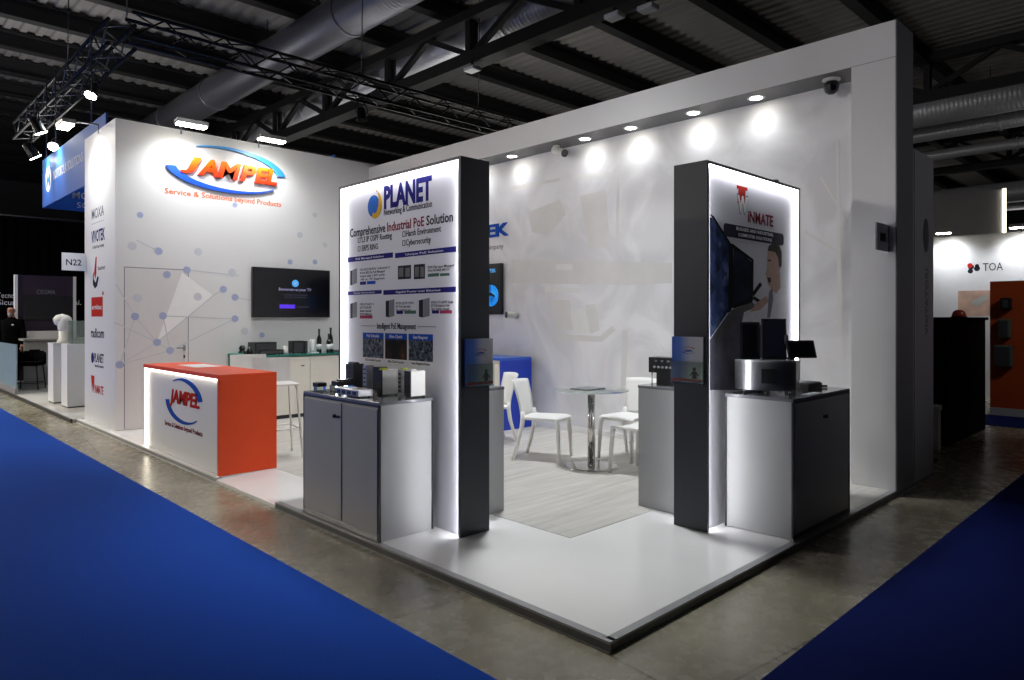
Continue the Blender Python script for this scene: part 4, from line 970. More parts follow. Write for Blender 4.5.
switch_box(2.815, 3.905, 0.07, 0.12, 0.185, 'black-fronted switch with bright white side, rightmost on the cabinet', tagm='device_white')
switch_box(2.89, 4.10, 0.045, 0.05, 0.18, 'slim silver switch between the two white-sided ones', 'device_silver', 'device_silver', 'tag_green')
switch_box(2.89, 4.40, 0.09, 0.06, 0.185, 'tall black switch standing behind the flat grey box', 'black', 'black')
switch_box(2.89, 4.56, 0.05, 0.06, 0.19, 'pale grey switch between the two tall black ones', 'device_silver', 'device_silver')
switch_box(2.855, 4.72, 0.11, 0.09, 0.195, 'dark grey finned switch at the left rear next to the light strip', 'device_grey', 'device_grey', 'dark_edge')
t = thing('flat_switch', 'flat grey switch lying on its back with a row of ports facing the aisle', 'network switch', (2.62, 4.27, ZC))
ob('case', MB().box(2.56, 2.68, 4.13, 4.43, ZC + 0.008, ZC + 0.055), 'device_silver', t, bev=0.003)
mb = MB()
for k in range(4): mb.box(2.557, 2.561, 4.16 + 0.07 * k, 4.20 + 0.07 * k, ZC + 0.018, ZC + 0.042)
ob('ports', mb, 'dark_edge', t)
mb = MB()
for x in (2.58, 2.66):
    for y in (4.15, 4.41): mb.lathe([(0, 0), (0.008, 0), (0.008, 0.009), (0, 0.009)], (x, y, ZC), 8)
ob('feet', mb, 'dark_edge', t)
t = thing('rail_mount_switch', 'black flat switch with shiny ports on a clear stand, left on the cabinet', 'network switch', (2.68, 4.56, ZC))
ob('case', MB().box(2.60, 2.76, 4.47, 4.56, ZC + 0.055, ZC + 0.09), 'black', t, bev=0.003)
mb = MB()
for k in range(4): mb.box(2.62 + 0.032 * k, 2.64 + 0.032 * k, 4.48, 4.52, ZC + 0.09, ZC + 0.102)
ob('ports', mb, 'port', t)
ob('clear_stand', MB().box(2.62, 2.74, 4.49, 4.62, ZC, ZC + 0.055), 'glass', t)
t = thing('media_converter', 'small black converter on a clear block, leftmost on the cabinet', 'converter', (2.58, 4.70, ZC))
ob('case', MB().box(2.545, 2.62, 4.66, 4.735, ZC + 0.04, ZC + 0.07), 'black', t, bev=0.003)
ob('clear_stand', MB().box(2.55, 2.615, 4.665, 4.73, ZC, ZC + 0.04), 'glass', t)

# ------------------------------------------------------------------ devices on the WINMATE cabinet
ZW = 0.98
t = thing('curved_display_stand', 'curved satin steel drum-shaped stand on the WINMATE cabinet', 'display stand', (4.72, 2.23, ZW))
mb = MB(); pts = []
A = Vector((4.575, 2.42)); B = Vector((4.70, 2.035)); mid = (A + B) / 2; nrm = Vector((-(B - A).y, (B - A).x)).normalized()
if nrm.x > 0: nrm = -nrm
FG = Frame((0, 0, 0), (1, 0, 0), (0, 1, 0))
for i in range(21):
    k = i / 20; p = A + (B - A) * k + nrm * 0.075 * math.sin(PI * k) ** 0.8
    pts.append((p.x, p.y))
mb.poly(FG, pts + [(4.84, 2.07), (4.90, 2.42)], ZW + 0.03, ZW + 0.225)
dm = ob('drum', mb, 'brushed_steel', t)
mb = MB(); mb.poly(FG, [(x + 0.004 * (1 if x > 4.6 else 0), y) for x, y in pts] + [(4.845, 2.065), (4.905, 2.422)], ZW + 0.225, ZW + 0.237); ob('top_plate', mb, 'device_silver', t)
for x, y in ((4.60, 2.36), (4.60, 2.20), (4.71, 2.08), (4.82, 2.1), (4.87, 2.38)): ob('leg', MB().lathe([(0, 0), (0.012, 0), (0.012, 0.032), (0, 0.032)], (x, y, ZW), 10), 'steel', t)
cb = Vector((4.60, 2.19)); mb = MB()
pc = A + (B - A) * 0.62 + nrm * 0.0705 * 1.0; d2 = (B - A).normalized()
fr = Frame((pc.x + nrm.x * 0.004, pc.y + nrm.y * 0.004, ZW + 0.08), (d2.x, d2.y, 0), (0, 0, 1))
mb.fbox(fr, -0.06, 0.03, 0, 0.10, -0.01, 0.004); ob('dark_sticker', mb, 'black', dm)
ZD = ZW + 0.237
def tablet(lab, c, ang, w, h, tilt, name='rugged_tablet', scr='screen'):
    t = thing(name, lab, 'tablet', (c[0], c[1], c[2]), ang, local=True)
    ti = math.tan(tilt); fr = Frame((0, 0, 0), (1, 0, 0), Vector((0, math.sin(tilt), math.cos(tilt))))
    ob('casing', MB().fbox(fr, -w / 2, w / 2, 0.0, h, -0.012, 0.012), 'black', t, bev=0.006)
    ob('screen', MB().fbox(fr, -w / 2 + 0.018, w / 2 - 0.018, 0.02, h - 0.02, 0.012, 0.0135), scr, t)
    ob('foot_prop', MB().bar((0, 0.02 + math.sin(tilt) * h * 0.5, h * 0.5), (0, 0.05 + math.sin(tilt) * h * 0.5, 0.004), 0.03, 0.008), 'dark_edge', t)
    return t
M['screen2'] = mat('dark_bluish_screen', '#14151c', 0.15, var=0, emit=0.02, emit_col='#3c4460')
tablet('black tablet leaning against the poster at the left of the steel stand', (4.655, 2.345, ZD), -0.66, 0.15, 0.265, 0.05)
tablet('black tablet with bluish screen standing in the middle of the steel stand', (4.735, 2.205, ZD), -0.80, 0.17, 0.29, 0.05, scr='screen2')
t = thing('vehicle_terminal', 'small black terminal on a bracket at the right end of the steel stand', 'terminal', (4.83, 2.13, ZD))
c = Vector((4.80, 2.09, ZD + 0.012)); rr = Vector(RT + (0,)); fr = Frame(c - rr * 0.02, (0.78, -0.62, 0), Vector((0.06, 0.08, 0.99)).normalized())
fr.u = Vector((0.78, -0.62, 0)).normalized(); fr.n = fr.u.cross(fr.v)
mb = MB(); mb.poly(fr, [(-0.02, 0.0), (0.185, 0.0), (0.165, 0.125), (-0.035, 0.125)], -0.012, 0.012); cs = ob('casing', mb, 'black', t, bev=0.005)
mb = MB(); mb.poly(fr, [(0.0, 0.015), (0.165, 0.015), (0.15, 0.11), (-0.018, 0.11)], 0.012, 0.0135); ob('screen', mb, 'screen', t)
mb = MB(); mb.tube([(4.83, 2.13, ZD), (4.832, 2.12, ZD + 0.06), fr.p(0.0, 0.1, -0.02)], 0.012, 8); mb.tube([fr.p(-0.03, 0.1, 0), fr.p(-0.03, 0.16, 0)], 0.014, 8); ob('bracket', mb, 'dark_edge', t)
ob('mount_base', MB().lathe([(0, 0), (0.03, 0), (0.03, 0.01), (0.012, 0.02), (0, 0.02)], (4.83, 2.13, ZD), 14), 'black', t)
t = thing('box_computer', 'flat black box computer on the right end of the WINMATE cabinet', 'computer', (5.15, 2.15, ZW))
ob('case', MB().box(5.02, 5.26, 2.08, 2.26, ZW + 0.006, ZW + 0.05), 'black', t, bev=0.004)
mb = MB()
for k in range(8): mb.box(5.03 + k * 0.028, 5.04 + k * 0.028, 2.085, 2.255, ZW + 0.05, ZW + 0.058)
ob('cooling_fins', mb, 'dark_edge', t)
mb = MB(); mb.lathe([(0, 0.058), (0.012, 0.058), (0.012, 0.09), (0, 0.09)], (5.08, 2.2, ZW), 10); ob('antenna_knob', mb, 'black', t)
ob('feet', MB().box(5.03, 5.25, 2.09, 2.25, ZW, ZW + 0.006), 'dark_edge', t)
single('cable_coil', MB().tube([(5.26, 2.15, ZW + 0.012), (5.32, 2.12, ZW + 0.012), (5.36, 2.14, ZW + 0.012), (5.40, 2.10, ZW + 0.012)], 0.010, 6), 'black', 'short black cable on the cabinet right of the box computer', 'cable')
single('dome_stand', MB().lathe([(0, 0), (0.035, 0), (0.035, 0.01), (0.022, 0.035), (0, 0.045)], (5.02, 2.3, ZW), 16), 'device_silver', 'small silver dome behind the black box computer', 'device')
single('paper_leaflet', MB().box(4.78, 4.98, 1.975, 2.03, ZW, ZW + 0.004), 'paper', 'small white leaflet at the front corner of the WINMATE cabinet', 'leaflet')

# black device on the rear right cabinet
ZB = 0.99
t = thing('rack_device', 'black rack device with white connectors raised on clear legs behind the WINMATE totem', 'device', (4.63, 3.0, ZB))
ob('case', MB().box(4.56, 4.70, 2.80, 3.14, ZB + 0.095, ZB + 0.215), 'black', t, bev=0.004)
mb = MB()
for k in range(8): mb.lathe([(0, -0.012), (0.009, -0.012), (0.009, 0), (0, 0)], (4.56, 2.83 + 0.036 * k, ZB + 0.14), 8, 'X')
ob('connectors', mb, 'device_silver', t)
mb = MB()
for k in range(5): mb.box(4.556, 4.56, 2.84 + 0.055 * k, 2.86 + 0.055 * k, ZB + 0.18, ZB + 0.195)
ob('indicator_lamps', mb, 'ink_grey', t)
ob('pedestal', MB().box(4.58, 4.68, 2.95, 3.08, ZB, ZB + 0.095), 'black', t)
for y in (3.12, 2.90): ob('leg', MB().tube([(4.58, y, ZB), (4.58, y, ZB + 0.095)], 0.006, 6), 'glass', t)

# ================================================================== MEETING AREA
def make_chair(label):
    t = thing('plastic_chair', label, 'chair', (0, 0, 0), local=True, group=None)   # faces -Y locally, back at +Y
    bm = MB(); N = 8                                                # dished seat
    nu, nv = 8, 8; top = []; bot = []
    for j in range(nv + 1):
        for i in range(nu + 1):
            u = -1 + 2 * i / nu; v = -1 + 2 * j / nv
            w = 0.215 - 0.02 * (v + 1) / 2
            x = u * w; y = v * 0.21; z = 0.447 - 0.012 * (1 - u * u) * (1 - v * v) - (0.018 if v < -0.8 else 0)
            top.append(bm.bm.verts.new((x, y, z))); bot.append(bm.bm.verts.new((x, y, z - 0.028)))
    W = nu + 1
    for j in range(nv):
        for i in range(nu):
            k = j * W + i
            bm.bm.faces.new((top[k], top[k + 1], top[k + W + 1], top[k + W])); bm.bm.faces.new((bot[k], bot[k + W], bot[k + W + 1], bot[k + 1]))
    for i in range(nu):
        bm.bm.faces.new((bot[i], bot[i + 1], top[i + 1], top[i])); k = nv * W + i; bm.bm.faces.new((top[k], top[k + 1], bot[k + 1], bot[k]))
    for j in range(nv):
        k = j * W; bm.bm.faces.new((top[k], top[k + W], bot[k + W], bot[k])); k = j * W + nu; bm.bm.faces.new((bot[k], bot[k + W], top[k + W], top[k]))
    ob('seat', bm, 'plastic_white', t, smooth=False, bev=0.006)
    bm = MB(); fr_ = []; bk = []; nv = 9
    for j in range(nv + 1):                                         # curved solid back, waisted towards the seat, wide at the top
        k = j / nv; z = 0.435 + 0.385 * k
        w = 0.165 + 0.05 * math.sin(k * PI / 2) - 0.01 * math.sin(k * PI)
        y0 = 0.195 + 0.02 * k + 0.06 * k * k
        for i in range(nu + 1):
            u = -1 + 2 * i / nu
            y = y0 + 0.04 * (1 - u * u); zz = z - 0.012 * (u * u) * k
            fr_.append(bm.bm.verts.new((u * w, y, zz))); bk.append(bm.bm.verts.new((u * w, y + 0.020, zz)))
    for j in range(nv):
        for i in range(nu):
            k = j * W + i
            bm.bm.faces.new((fr_[k], fr_[k + 1], fr_[k + W + 1], fr_[k + W])); bm.bm.faces.new((bk[k], bk[k + W], bk[k + W + 1], bk[k + 1]))
    for i in range(nu):
        bm.bm.faces.new((fr_[i], bk[i], bk[i + 1], fr_[i + 1])); k = nv * W + i; bm.bm.faces.new((fr_[k], fr_[k + 1], bk[k + 1], bk[k]))
    for j in range(nv):
        k = j * W; bm.bm.faces.new((fr_[k], fr_[k + W], bk[k + W], bk[k])); k += nu; bm.bm.faces.new((fr_[k], bk[k], bk[k + W], fr_[k + W]))
    ob('backrest', bm, 'plastic_white', t, smooth=True)
    for sx in (-1, 1):
        b = MB(); b.tube([(sx * 0.19, -0.185, 0.43), (sx * 0.195, -0.195, 0.38), (sx * 0.21, -0.215, 0.0)], [0.028, 0.024, 0.016], 10); ob('leg', b, 'plastic_white', t)
        b = MB(); b.tube([(sx * 0.17, 0.19, 0.50), (sx * 0.18, 0.185, 0.42), (sx * 0.19, 0.20, 0.3), (sx * 0.215, 0.28, 0.0)], [0.02, 0.026, 0.023, 0.016], 10); ob('leg', b, 'plastic_white', t)
    return t
ch = make_chair('white plastic chair left of the round glass table'); ch.location = (5.28, 4.91, 0.05); ch.rotation_euler = (0, 0, 0.42)
dup(ch, (5.43, 5.96, 0.05), -1.98, 'white plastic chair half hidden behind the charcoal totem end, before the blue counter')
dup(ch, (5.92, 4.34, 0.05), -PI / 2, 'white plastic chair on the far right of the round glass table')
dup(ch, (5.44, 3.82, 0.05), PI - 0.05, 'white plastic chair mostly hidden behind the right-hand grey cabinet')
t = thing('round_table', 'round glass table on a chrome column between the white chairs', 'table', (5.335, 4.345, 0.05))
ob('tabletop', MB().lathe([(0, 0), (0.365, 0), (0.37, 0.005), (0.365, 0.010), (0, 0.010)], (5.335, 4.345, 0.795), 48), 'glass', t)
ob('top_flange', MB().lathe([(0, 0), (0.09, 0), (0.09, 0.012), (0, 0.012)], (5.335, 4.345, 0.783), 24), 'steel', t)
ob('column', MB().lathe([(0, 0), (0.038, 0), (0.038, 0.72), (0, 0.72)], (5.335, 4.345, 0.063), 24), 'steel', t)
ob('base', MB().lathe([(0, 0), (0.262, 0), (0.265, 0.006), (0.25, 0.012), (0.04, 0.016), (0, 0.016)], (5.335, 4.345, 0.05), 40), 'steel', t)
mb = MB(); mb.box(5.22, 5.50, 4.30, 4.52, 0.805, 0.815); single('magazine', mb, 'paper_grey', 'thin grey magazine lying on the round glass table', 'magazine')
# blue counter at the mural wall
t = thing('blue_counter', 'royal blue and white counter standing by the mural wall behind the chairs', 'counter', (6.42, 7.2, 0.05))
ob('end_panel', MB().box(6.15, 6.70, 6.49, 6.53, 0.05, 0.955), 'royal_blue', t)
ob('counter_top', MB().box(6.15, 6.70, 6.49, 8.2, 0.955, 0.99), mat('light_blue_top', '#2f5fc8', 0.3), t)
ob('front_panel', MB().box(6.16, 6.19, 6.53, 8.2, 0.05, 0.955), 'cream', t)
ob('end_panel', MB().box(6.15, 6.70, 8.16, 8.2, 0.05, 0.955), 'royal_blue', t)

# Vivotek sign + television + camera on the mural wall
t = thing('wall_lettering', 'blue VIVOTEK lettering with grey company line on the mural wall, partly behind the totem', 'lettering', (6.78, 7.7, 2.55))
ue, ve = bw(509, 236)
ob('brand_name', MB().text(FB, 'VIVOTEK', ue, 2.68, w=1.6, h=0.175, ex=0.02, align='R', bold=0.03), 'print_blue', t)
ob('company_line', MB().text(FB, 'A Delta Group Company', bw(503.5, 245)[0], 2.50, w=1.1, h=0.07, ex=0.002, align='R', bold=0.006), 'ink_grey', t)
t = thing('wall_television', 'television on the mural wall showing a blue globe, peeking out behind the totem', 'television', (6.76, 7.75, 1.57))
yr, _ = on_x(501, 264, 6.72)
ob('casing', MB().box(6.70, 6.77, yr, yr + 1.25, 1.56, 2.285), 'black', t, bev=0.006)
sc = ob('screen', MB().box(6.695, 6.70, yr + 0.02, yr + 1.23, 1.585, 2.27), 'screen', t)
FV = Frame((6.695, yr + 1.25, 1.56), (0, -1, 0), (0, 0, 1))
ob('globe_picture', MB().disc(FV, 1.07, 0.27, 0.155, 0, 0.001, k=32), 'scr_globe', sc)
ob('screen_text', MB().text(FV, 'VIVOTEK', 1.17, 0.60, w=0.30, h=0.05, ex=0.001, align='R', bold=0.02), 'scr_blue', sc)
mb = MB(); mb.poly(FV, [(1.0, 0.24), (1.06, 0.27), (1.15, 0.24), (1.15, 0.27), (1.06, 0.32), (1.0, 0.28)], 0.001, 0.002); ob('globe_shadow', mb, 'screen', sc)
def bullet_cam(base, head, tip, lab, body='device_white', face='black', name='security_camera', r=0.038):
    base, head, tip = Vector(base), Vector(head), Vector(tip); d = (tip - head).normalized()
    t = thing(name, lab, 'security camera', tuple(base))
    bd = (head - base).normalized()
    ob('mount', MB().tube([base, base + bd * 0.02, base + bd * 0.021, head], [0.045, 0.045, 0.016, 0.016], 16), body, t)
    ob('camera_body', MB().tube([head - d * 0.05, head - d * 0.045, tip - d * 0.01, tip], [r * 0.7, r, r, r * 0.95], 18), body, t)
    ob('lens_face', MB().tube([tip - d * 0.012, tip + d * 0.004], r * 0.99, 18), face, t)
bullet_cam((6.78, 6.86, 1.54), (6.70, 6.86, 1.55), (6.62, 6.90, 1.555), 'small white bullet camera with black lens on the mural wall right of the globe television', r=0.045)
bullet_cam((6.60, 5.95, 3.717), (6.60, 5.95, 3.65), (6.57, 5.78, 3.585), 'white bullet camera with black front hanging from the header soffit', r=0.05)
t = thing('dome_camera', 'black turret camera on a white ceiling mount at the right end of the header soffit', 'security camera', (6.58, 2.52, 3.72))
ob('mount', MB().lathe([(0, 0), (0.075, 0), (0.08, -0.012), (0.06, -0.03), (0, -0.03)], (6.58, 2.52, 3.72), 24), 'device_white', t)
ob('camera_body', MB().lathe([(0.05, -0.03), (0.066, -0.04), (0.068, -0.08), (0.055, -0.12), (0.03, -0.14), (0, -0.142)], (6.58, 2.52, 3.72), 24), 'black', t)
ob('lens_face', MB().tube([(6.53, 2.49, 3.63), (6.50, 2.47, 3.61)], 0.026, 14), 'screen', t)
# flag sign on the frame leg
t = thing('flag_sign', 'small dark grey sign plate with black icon sticking out of the white frame leg', 'sign', (6.3, 1.97, 2.2))
yy = 1.975; xa, za = on_y(877, 222, yy); xb, _ = on_y(889, 222, yy); zb_ = on_y(877, 249.5, yy)[1]
ob('plate', MB().box(xa, 6.4, yy, yy + 0.012, zb_, za), 'charcoal_side', t)
FS = Frame((xa, yy, zb_), (1, 0, 0), (0, 0, 1)); w = 6.4 - xa; h = za - zb_
mb = MB(); a, b, c, d = w * 0.26, w * 0.74, h * 0.33, h * 0.66; s = w * 0.12
for q in ((a, b, c, c + s), (a, b, d - s, d), (a, a + s, c, d), (b - s, b, c, d)): mb.fbox(FS, *q, 0, 0.001)
mb.disc(FS, (a + b) / 2, (c + d) / 2, s * 0.6, 0, 0.001)
ob('icon', mb, 'black', t)

# ================================================================== NEIGHBOURS ON THE LEFT
# hanging banner box
t = thing('hanging_banner', 'blue square hanging banner of the neighbouring stand at upper left', 'banner', (4.0, 15.0, 3.7))
XB = 3.0; YB0, YB1 = 12.1, 16.7; zb0, zb1 = 3.74, 4.70
f1 = ob('banner_side', MB().box(XB, XB + 0.03, YB0, YB1, zb0, zb1), 'sign_blue', t)
f2 = ob('banner_side', MB().box(XB + 0.03, XB + 4, YB1 - 0.03, YB1, zb0, zb1), 'sign_blue', t)
ob('banner_side', MB().box(XB + 3.97, XB + 4, YB0, YB1 - 0.03, zb0, zb1), 'sign_blue', t)
FH = Frame((XB, YB1, zb0), (0, -1, 0), (0, 0, 1))
mb = MB(); mb.text(FH, 'MOTOROLA', 0.98, 0.43, w=1.08, h=0.17, ex=0.002, bold=0.025); ob('printed_name', mb, 'white', f1)
mb = MB(); mb.text(FH, 'SOLUTIONS', 2.12, 0.43, w=1.08, h=0.17, ex=0.002, bold=0.0); ob('printed_name_light', mb, 'white', f1)
mb = MB(); mb.disc(FH, 0.55, 0.50, 0.25, 0, 0.002); ob('printed_emblem', mb, 'white', f1)
mb = MB(); mb.text(FH, 'M', 0.55, 0.37, w=0.32, h=0.26, ex=0.002, n0=0.002, align='C', bold=0.03); ob('printed_emblem_letter', mb, 'sign_blue', f1)
FH2 = Frame((XB, YB1 - 0.03, zb0), (1, 0, 0), (0, 0, 1))
mb = MB(); mb.text(FH2, 'MOTOROLA', 0.52, 0.26, w=1.1, h=0.14, ex=0.002, bold=0.02); mb.text(FH2, 'SOLUTIONS', 0.60, 0.07, w=1.0, h=0.12, ex=0.002); ob('printed_name', mb, 'white', f2)
for i, (x, y) in enumerate(((XB + 0.015, 13.0), (XB + 0.015, 15.6), (XB + 0.015, 16.4))): ob('hanging_wire', MB().tube([(x, y, zb1), (x, y, 6.3 if i else 6.3)], 0.012, 5), 'truss_alu', t)
for i, (px_, py_, Y_) in enumerate(((47, 127, 15.2), (40, 152, 16.2))):
    x, z = on_y(px_, py_, Y_)
    stage_lamp((x - 0.15, Y_, z), (x + 0.4, Y_, 3.9), ['lit lamp above the near half of the blue banner', 'lit lamp above the far corner of the blue banner'][i], True, 60)
# N22 flag
t = thing('stand_number_sign', 'white N22 stand number flag on the rear edge of the logo wall', 'sign', (2.44, 11.49, 2.19))
ob('plate', MB().box(2.295, 2.59, 11.48, 11.50, 2.19, 2.44), 'paper', t)
FN2 = Frame((2.295, 11.48, 2.19), (1, 0, 0), (0, 0, 1))
ob('number_text', MB().text(FN2, 'N22', 0.145, 0.075, w=0.19, h=0.085, ex=0.001, align='C', bold=0.012), 'ink', t)
# black drape walls
mb = MB()
n = 60
def drape(mb, x0, y0, x1, y1, h, z0=0.0, amp=0.015):
    d = Vector((x1 - x0, y1 - y0)); L = d.length; d /= L; a = Vector((-d.y, d.x)); k = int(L / 0.12); v0 = []; v1 = []
    for i in range(k + 1):
        p = Vector((x0, y0)) + d * (L * i / k) + a * (amp * (1 if i % 2 else -1)); v0.append(mb.bm.verts.new((p.x, p.y, z0))); v1.append(mb.bm.verts.new((p.x, p.y, h)))
    for i in range(k): mb.bm.faces.new((v0[i], v0[i + 1], v1[i + 1], v1[i]))
t = thing('black_curtain', 'tall black backdrop curtain behind the far left stand', 'curtain', (6, 21.5, 0))
drape(mb, 1.8, 21.5, 10.0, 21.5, 4.1); ob('cloth', mb, 'drape', t)
ob('curtain_rail', MB().tube([(1.8, 21.5, 4.11), (10, 21.5, 4.11)], 0.03, 8), 'truss_black', t)
t = thing('black_curtain', 'lower black backdrop return at the far left edge', 'curtain', (1.9, 23.5, 0))
mb = MB(); drape(mb, 2.3, 21.6, 2.06, 26.0, 4.1); ob('cloth', mb, 'drape', t)
ob('curtain_rail', MB().tube([(2.3, 21.6, 4.1), (2.06, 26, 4.1)], 0.03, 8), 'truss_black', t)
FC = Frame((0, 21.40, 0), (1, 0, 0), (0, 0, 1))
def cw(x, y): return on_y(x, y, 21.40)
t = thing('backdrop_lettering', 'white serif lettering on the black backdrop behind the purple panel', 'lettering', (3.2, 21.4, 1.7))
ua, va = cw(0, 301); ub, _ = cw(14.5, 301); uc, vc = cw(0, 308)
ob('text_line', MB().text(FC, 'Tecno', ub, cw(0, 297.8)[1], w=(ub - ua) * 1.22, h=0.135, ex=0.01, align='R'), 'white_ink', t)
ob('text_line', MB().text(FC, 'Sicur', ub + 0.02, cw(0, 304.8)[1], w=(ub - ua) * 1.22, h=0.135, ex=0.01, align='R'), 'white_ink', t)
ob('text_line', MB().text(FC, 'ai.', cw(74.5, 305)[0], cw(75, 304.8)[1], h=0.135, ex=0.01), 'white_ink', t)
# purple display panel
YP = 19.6
t = thing('purple_display_panel', 'dark purple display panel with white frame behind the standing man', 'display panel', (3.8, YP, 0.05))
xa, za = on_y(16.5, 283, YP); xb, zb_ = on_y(74, 337, YP); za = 2.52
ob('board', MB().box(xa, xb, YP, YP + 0.1, 0.05, za), 'purple', t)
ob('side_post', MB().box(xa - 0.04, xa + 0.02, YP - 0.03, YP + 0.1, 0.05, za), 'white', t); ob('side_post', MB().box(xb - 0.02, xb + 0.04, YP - 0.03, YP + 0.1, 0.05, za), 'white', t)
FQ = Frame((0, YP, 0), (1, 0, 0), (0, 0, 1))
mb = MB(); ua, va = on_y(36.5, 293, YP); ub, _ = on_y(55.5, 293, YP); mb.text(FQ, 'CEGMA', ua, va - 0.02, w=ub - ua, h=0.10, ex=0.002, bold=0.01); ob('printed_name', mb, 'ink_grey', t)
ua, va = on_y(23, 295.5, YP); ub, vb = on_y(70, 319.5, YP); ob('inset_screen', MB().box(ua, ub, YP - 0.03, YP, vb, va), 'screen', t)
ua, va = on_y(26, 331, YP); ub, vb = on_y(62, 337.5, YP); ob('white_ledge', MB().box(ua, ub, YP - 0.35, YP, 0.85, va), 'white', t)
# neighbour's platform
mb = MB(); mb.box(2.45, 10, 11.6, 21.3, 0, 0.045); struct('floor_stand', mb, mat('pale_stand_floor', '#c4c2bd', 0.3, var=0.12, scale=1.5))
mb = MB(); mb.box(2.42, 2.45, 11.6, 21.3, 0, 0.05); struct('trim_5', mb, 'dark_edge')
# grey reception desk
t = thing('grey_desk', 'low grey desk below the purple panel at the far left', 'desk', (3.2, 18.0, 0.045))
ob('front_panel', MB().box(2.9, 4.4, 18.0, 18.05, 0.045, 1.02), 'grey_lam', t); ob('desk_top', MB().box(2.88, 4.42, 17.95, 18.5, 1.02, 1.06), 'grey_lam', t); ob('side_panel', MB().box(4.35, 4.4, 18.05, 18.5, 0.045, 1.02), 'grey_lam', t)
# glass partition
t = thing('glass_partition', 'bluish glass half partition at the left edge of the picture', 'partition', (2.5, 16.8, 0.05))
ob('glass_pane', MB().box(2.47, 2.49, 16.1, 19.6, 0.16, 1.0), 'frost', t); ob('base_rail', MB().box(2.455, 2.505, 16.1, 19.6, 0.045, 0.16), 'grey_wall', t)
# pedestals with dome camera
def pedestal(x0, x1, y0, y1, h, lab):
    t = thing('display_pedestal', lab, 'pedestal', ((x0 + x1) / 2, (y0 + y1) / 2, 0.045))
    ob('plinth', MB().box(x0 + 0.01, x1 - 0.01, y0 + 0.01, y1 - 0.01, 0.045, 0.065), 'dark_edge', t)
    ob('column', MB().box(x0, x1, y0, y1, 0.065, h - 0.02), 'white', t, bev=0.004); ob('cap_plate', MB().box(x0 - 0.003, x1 + 0.003, y0 - 0.003, y1 + 0.003, h - 0.02, h), 'white', t)
pedestal(2.69, 3.07, 13.09, 13.50, 1.08, 'white pedestal nearest the logo wall at far left')
pedestal(2.66, 2.96, 13.95, 14.35, 1.08, 'white pedestal farther back, under the big white camera')
t = thing('dome_camera', 'big white pan-tilt camera standing on a white pedestal at far left', 'security camera', (2.85, 13.97, 1.08))
xx, yy = 2.87, 14.12
ob('base', MB().lathe([(0, 0), (0.12, 0), (0.12, 0.04), (0.10, 0.06), (0.095, 0.2), (0, 0.2)], (xx, yy, 1.08), 24), 'device_white', t)
ob('yoke_body', MB().lathe([(0.095, 0.2), (0.11, 0.24), (0.115, 0.36), (0.09, 0.44), (0.04, 0.47), (0, 0.475)], (xx, yy, 1.08), 24), 'device_white', t)
ob('camera_head', MB().tube([(xx + 0.05, yy - 0.02, 1.47), (xx - 0.03, yy + 0.03, 1.475), (xx - 0.10, yy + 0.07, 1.46), (xx - 0.13, yy + 0.09, 1.45)], [0.08, 0.11, 0.10, 0.07], 18), 'device_white', t)
ob('lens', MB().tube([(xx - 0.125, yy + 0.087, 1.45), (xx - 0.145, yy + 0.10, 1.448)], 0.06, 16), 'black', t)
t = thing('glass_case', 'small glass display case on the pedestal nearest the logo wall', 'display case', (2.95, 13.3, 1.08))
for b in ((2.78, 3.04, 13.15, 13.155), (2.78, 3.04, 13.44, 13.445), (2.78, 2.785, 13.155, 13.44), (3.035, 3.04, 13.155, 13.44)): ob('side_pane', MB().box(*b, 1.08, 1.46), 'glass', t)
ob('top_pane', MB().box(2.775, 3.045, 13.145, 13.45, 1.46, 1.465), 'glass', t)
# bar chairs
def bar_chair(label):
    t = thing('lounge_bar_chair', label, 'bar chair', (0, 0, 0), local=True)
    ob('seat', MB().box(-0.24, 0.24, -0.22, 0.22, 0.56, 0.66), 'cloth_black', t, bev=0.03)
    b = MB(); 
    for i in range(10):
        a0 = math.radians(-100 + 20 * i); a1 = math.radians(-80 + 20 * i)
        p = lambda a, r: (r * math.sin(a), 0.02 + r * math.cos(a))
        z1 = 0.95 - 0.14 * abs((i - 4.5) / 4.5)
        q = [p(a0, 0.25), p(a1, 0.25), p(a1, 0.29), p(a0, 0.29)]
        b._faces([(x, y, 0.6) for x, y in q] + [(x, y, z1) for x, y in q], [(3, 2, 1, 0), (4, 5, 6, 7), (0, 1, 5, 4), (1, 2, 6, 5), (2, 3, 7, 6), (3, 0, 4, 7)])
    ob('backrest', b, 'cloth_black', t)
    for sx in (-1, 1):
        for sy in (-1, 1): ob('leg', MB().tube([(sx * 0.19, sy * 0.17, 0.57), (sx * 0.23, sy * 0.21, 0)], 0.012, 6), 'black', t)
    mb = MB(); a, c = 0.222, 0.2; mb.tube([(-a, -c, 0.15), (a, -c, 0.15), (a, c, 0.15), (-a, c, 0.15), (-a, -c, 0.15)], 0.01, 6); ob('footrest', mb, 'black', t)
    return t
bc = bar_chair('black upholstered bar chair nearest the glass partition at far left'); bc.location = (2.86, 17.2, 0.045); bc.rotation_euler = (0, 0, -0.5); bc.scale = (1, 1, 0.86)
dup(bc, (3.50, 17.15, 0.045), 0.4, 'black upholstered bar chair to the right, close behind the pedestals')
dup(bc, (4.3, 17.3, 0.045), 2.4, 'black upholstered bar chair farther back, half hidden by the pedestals')

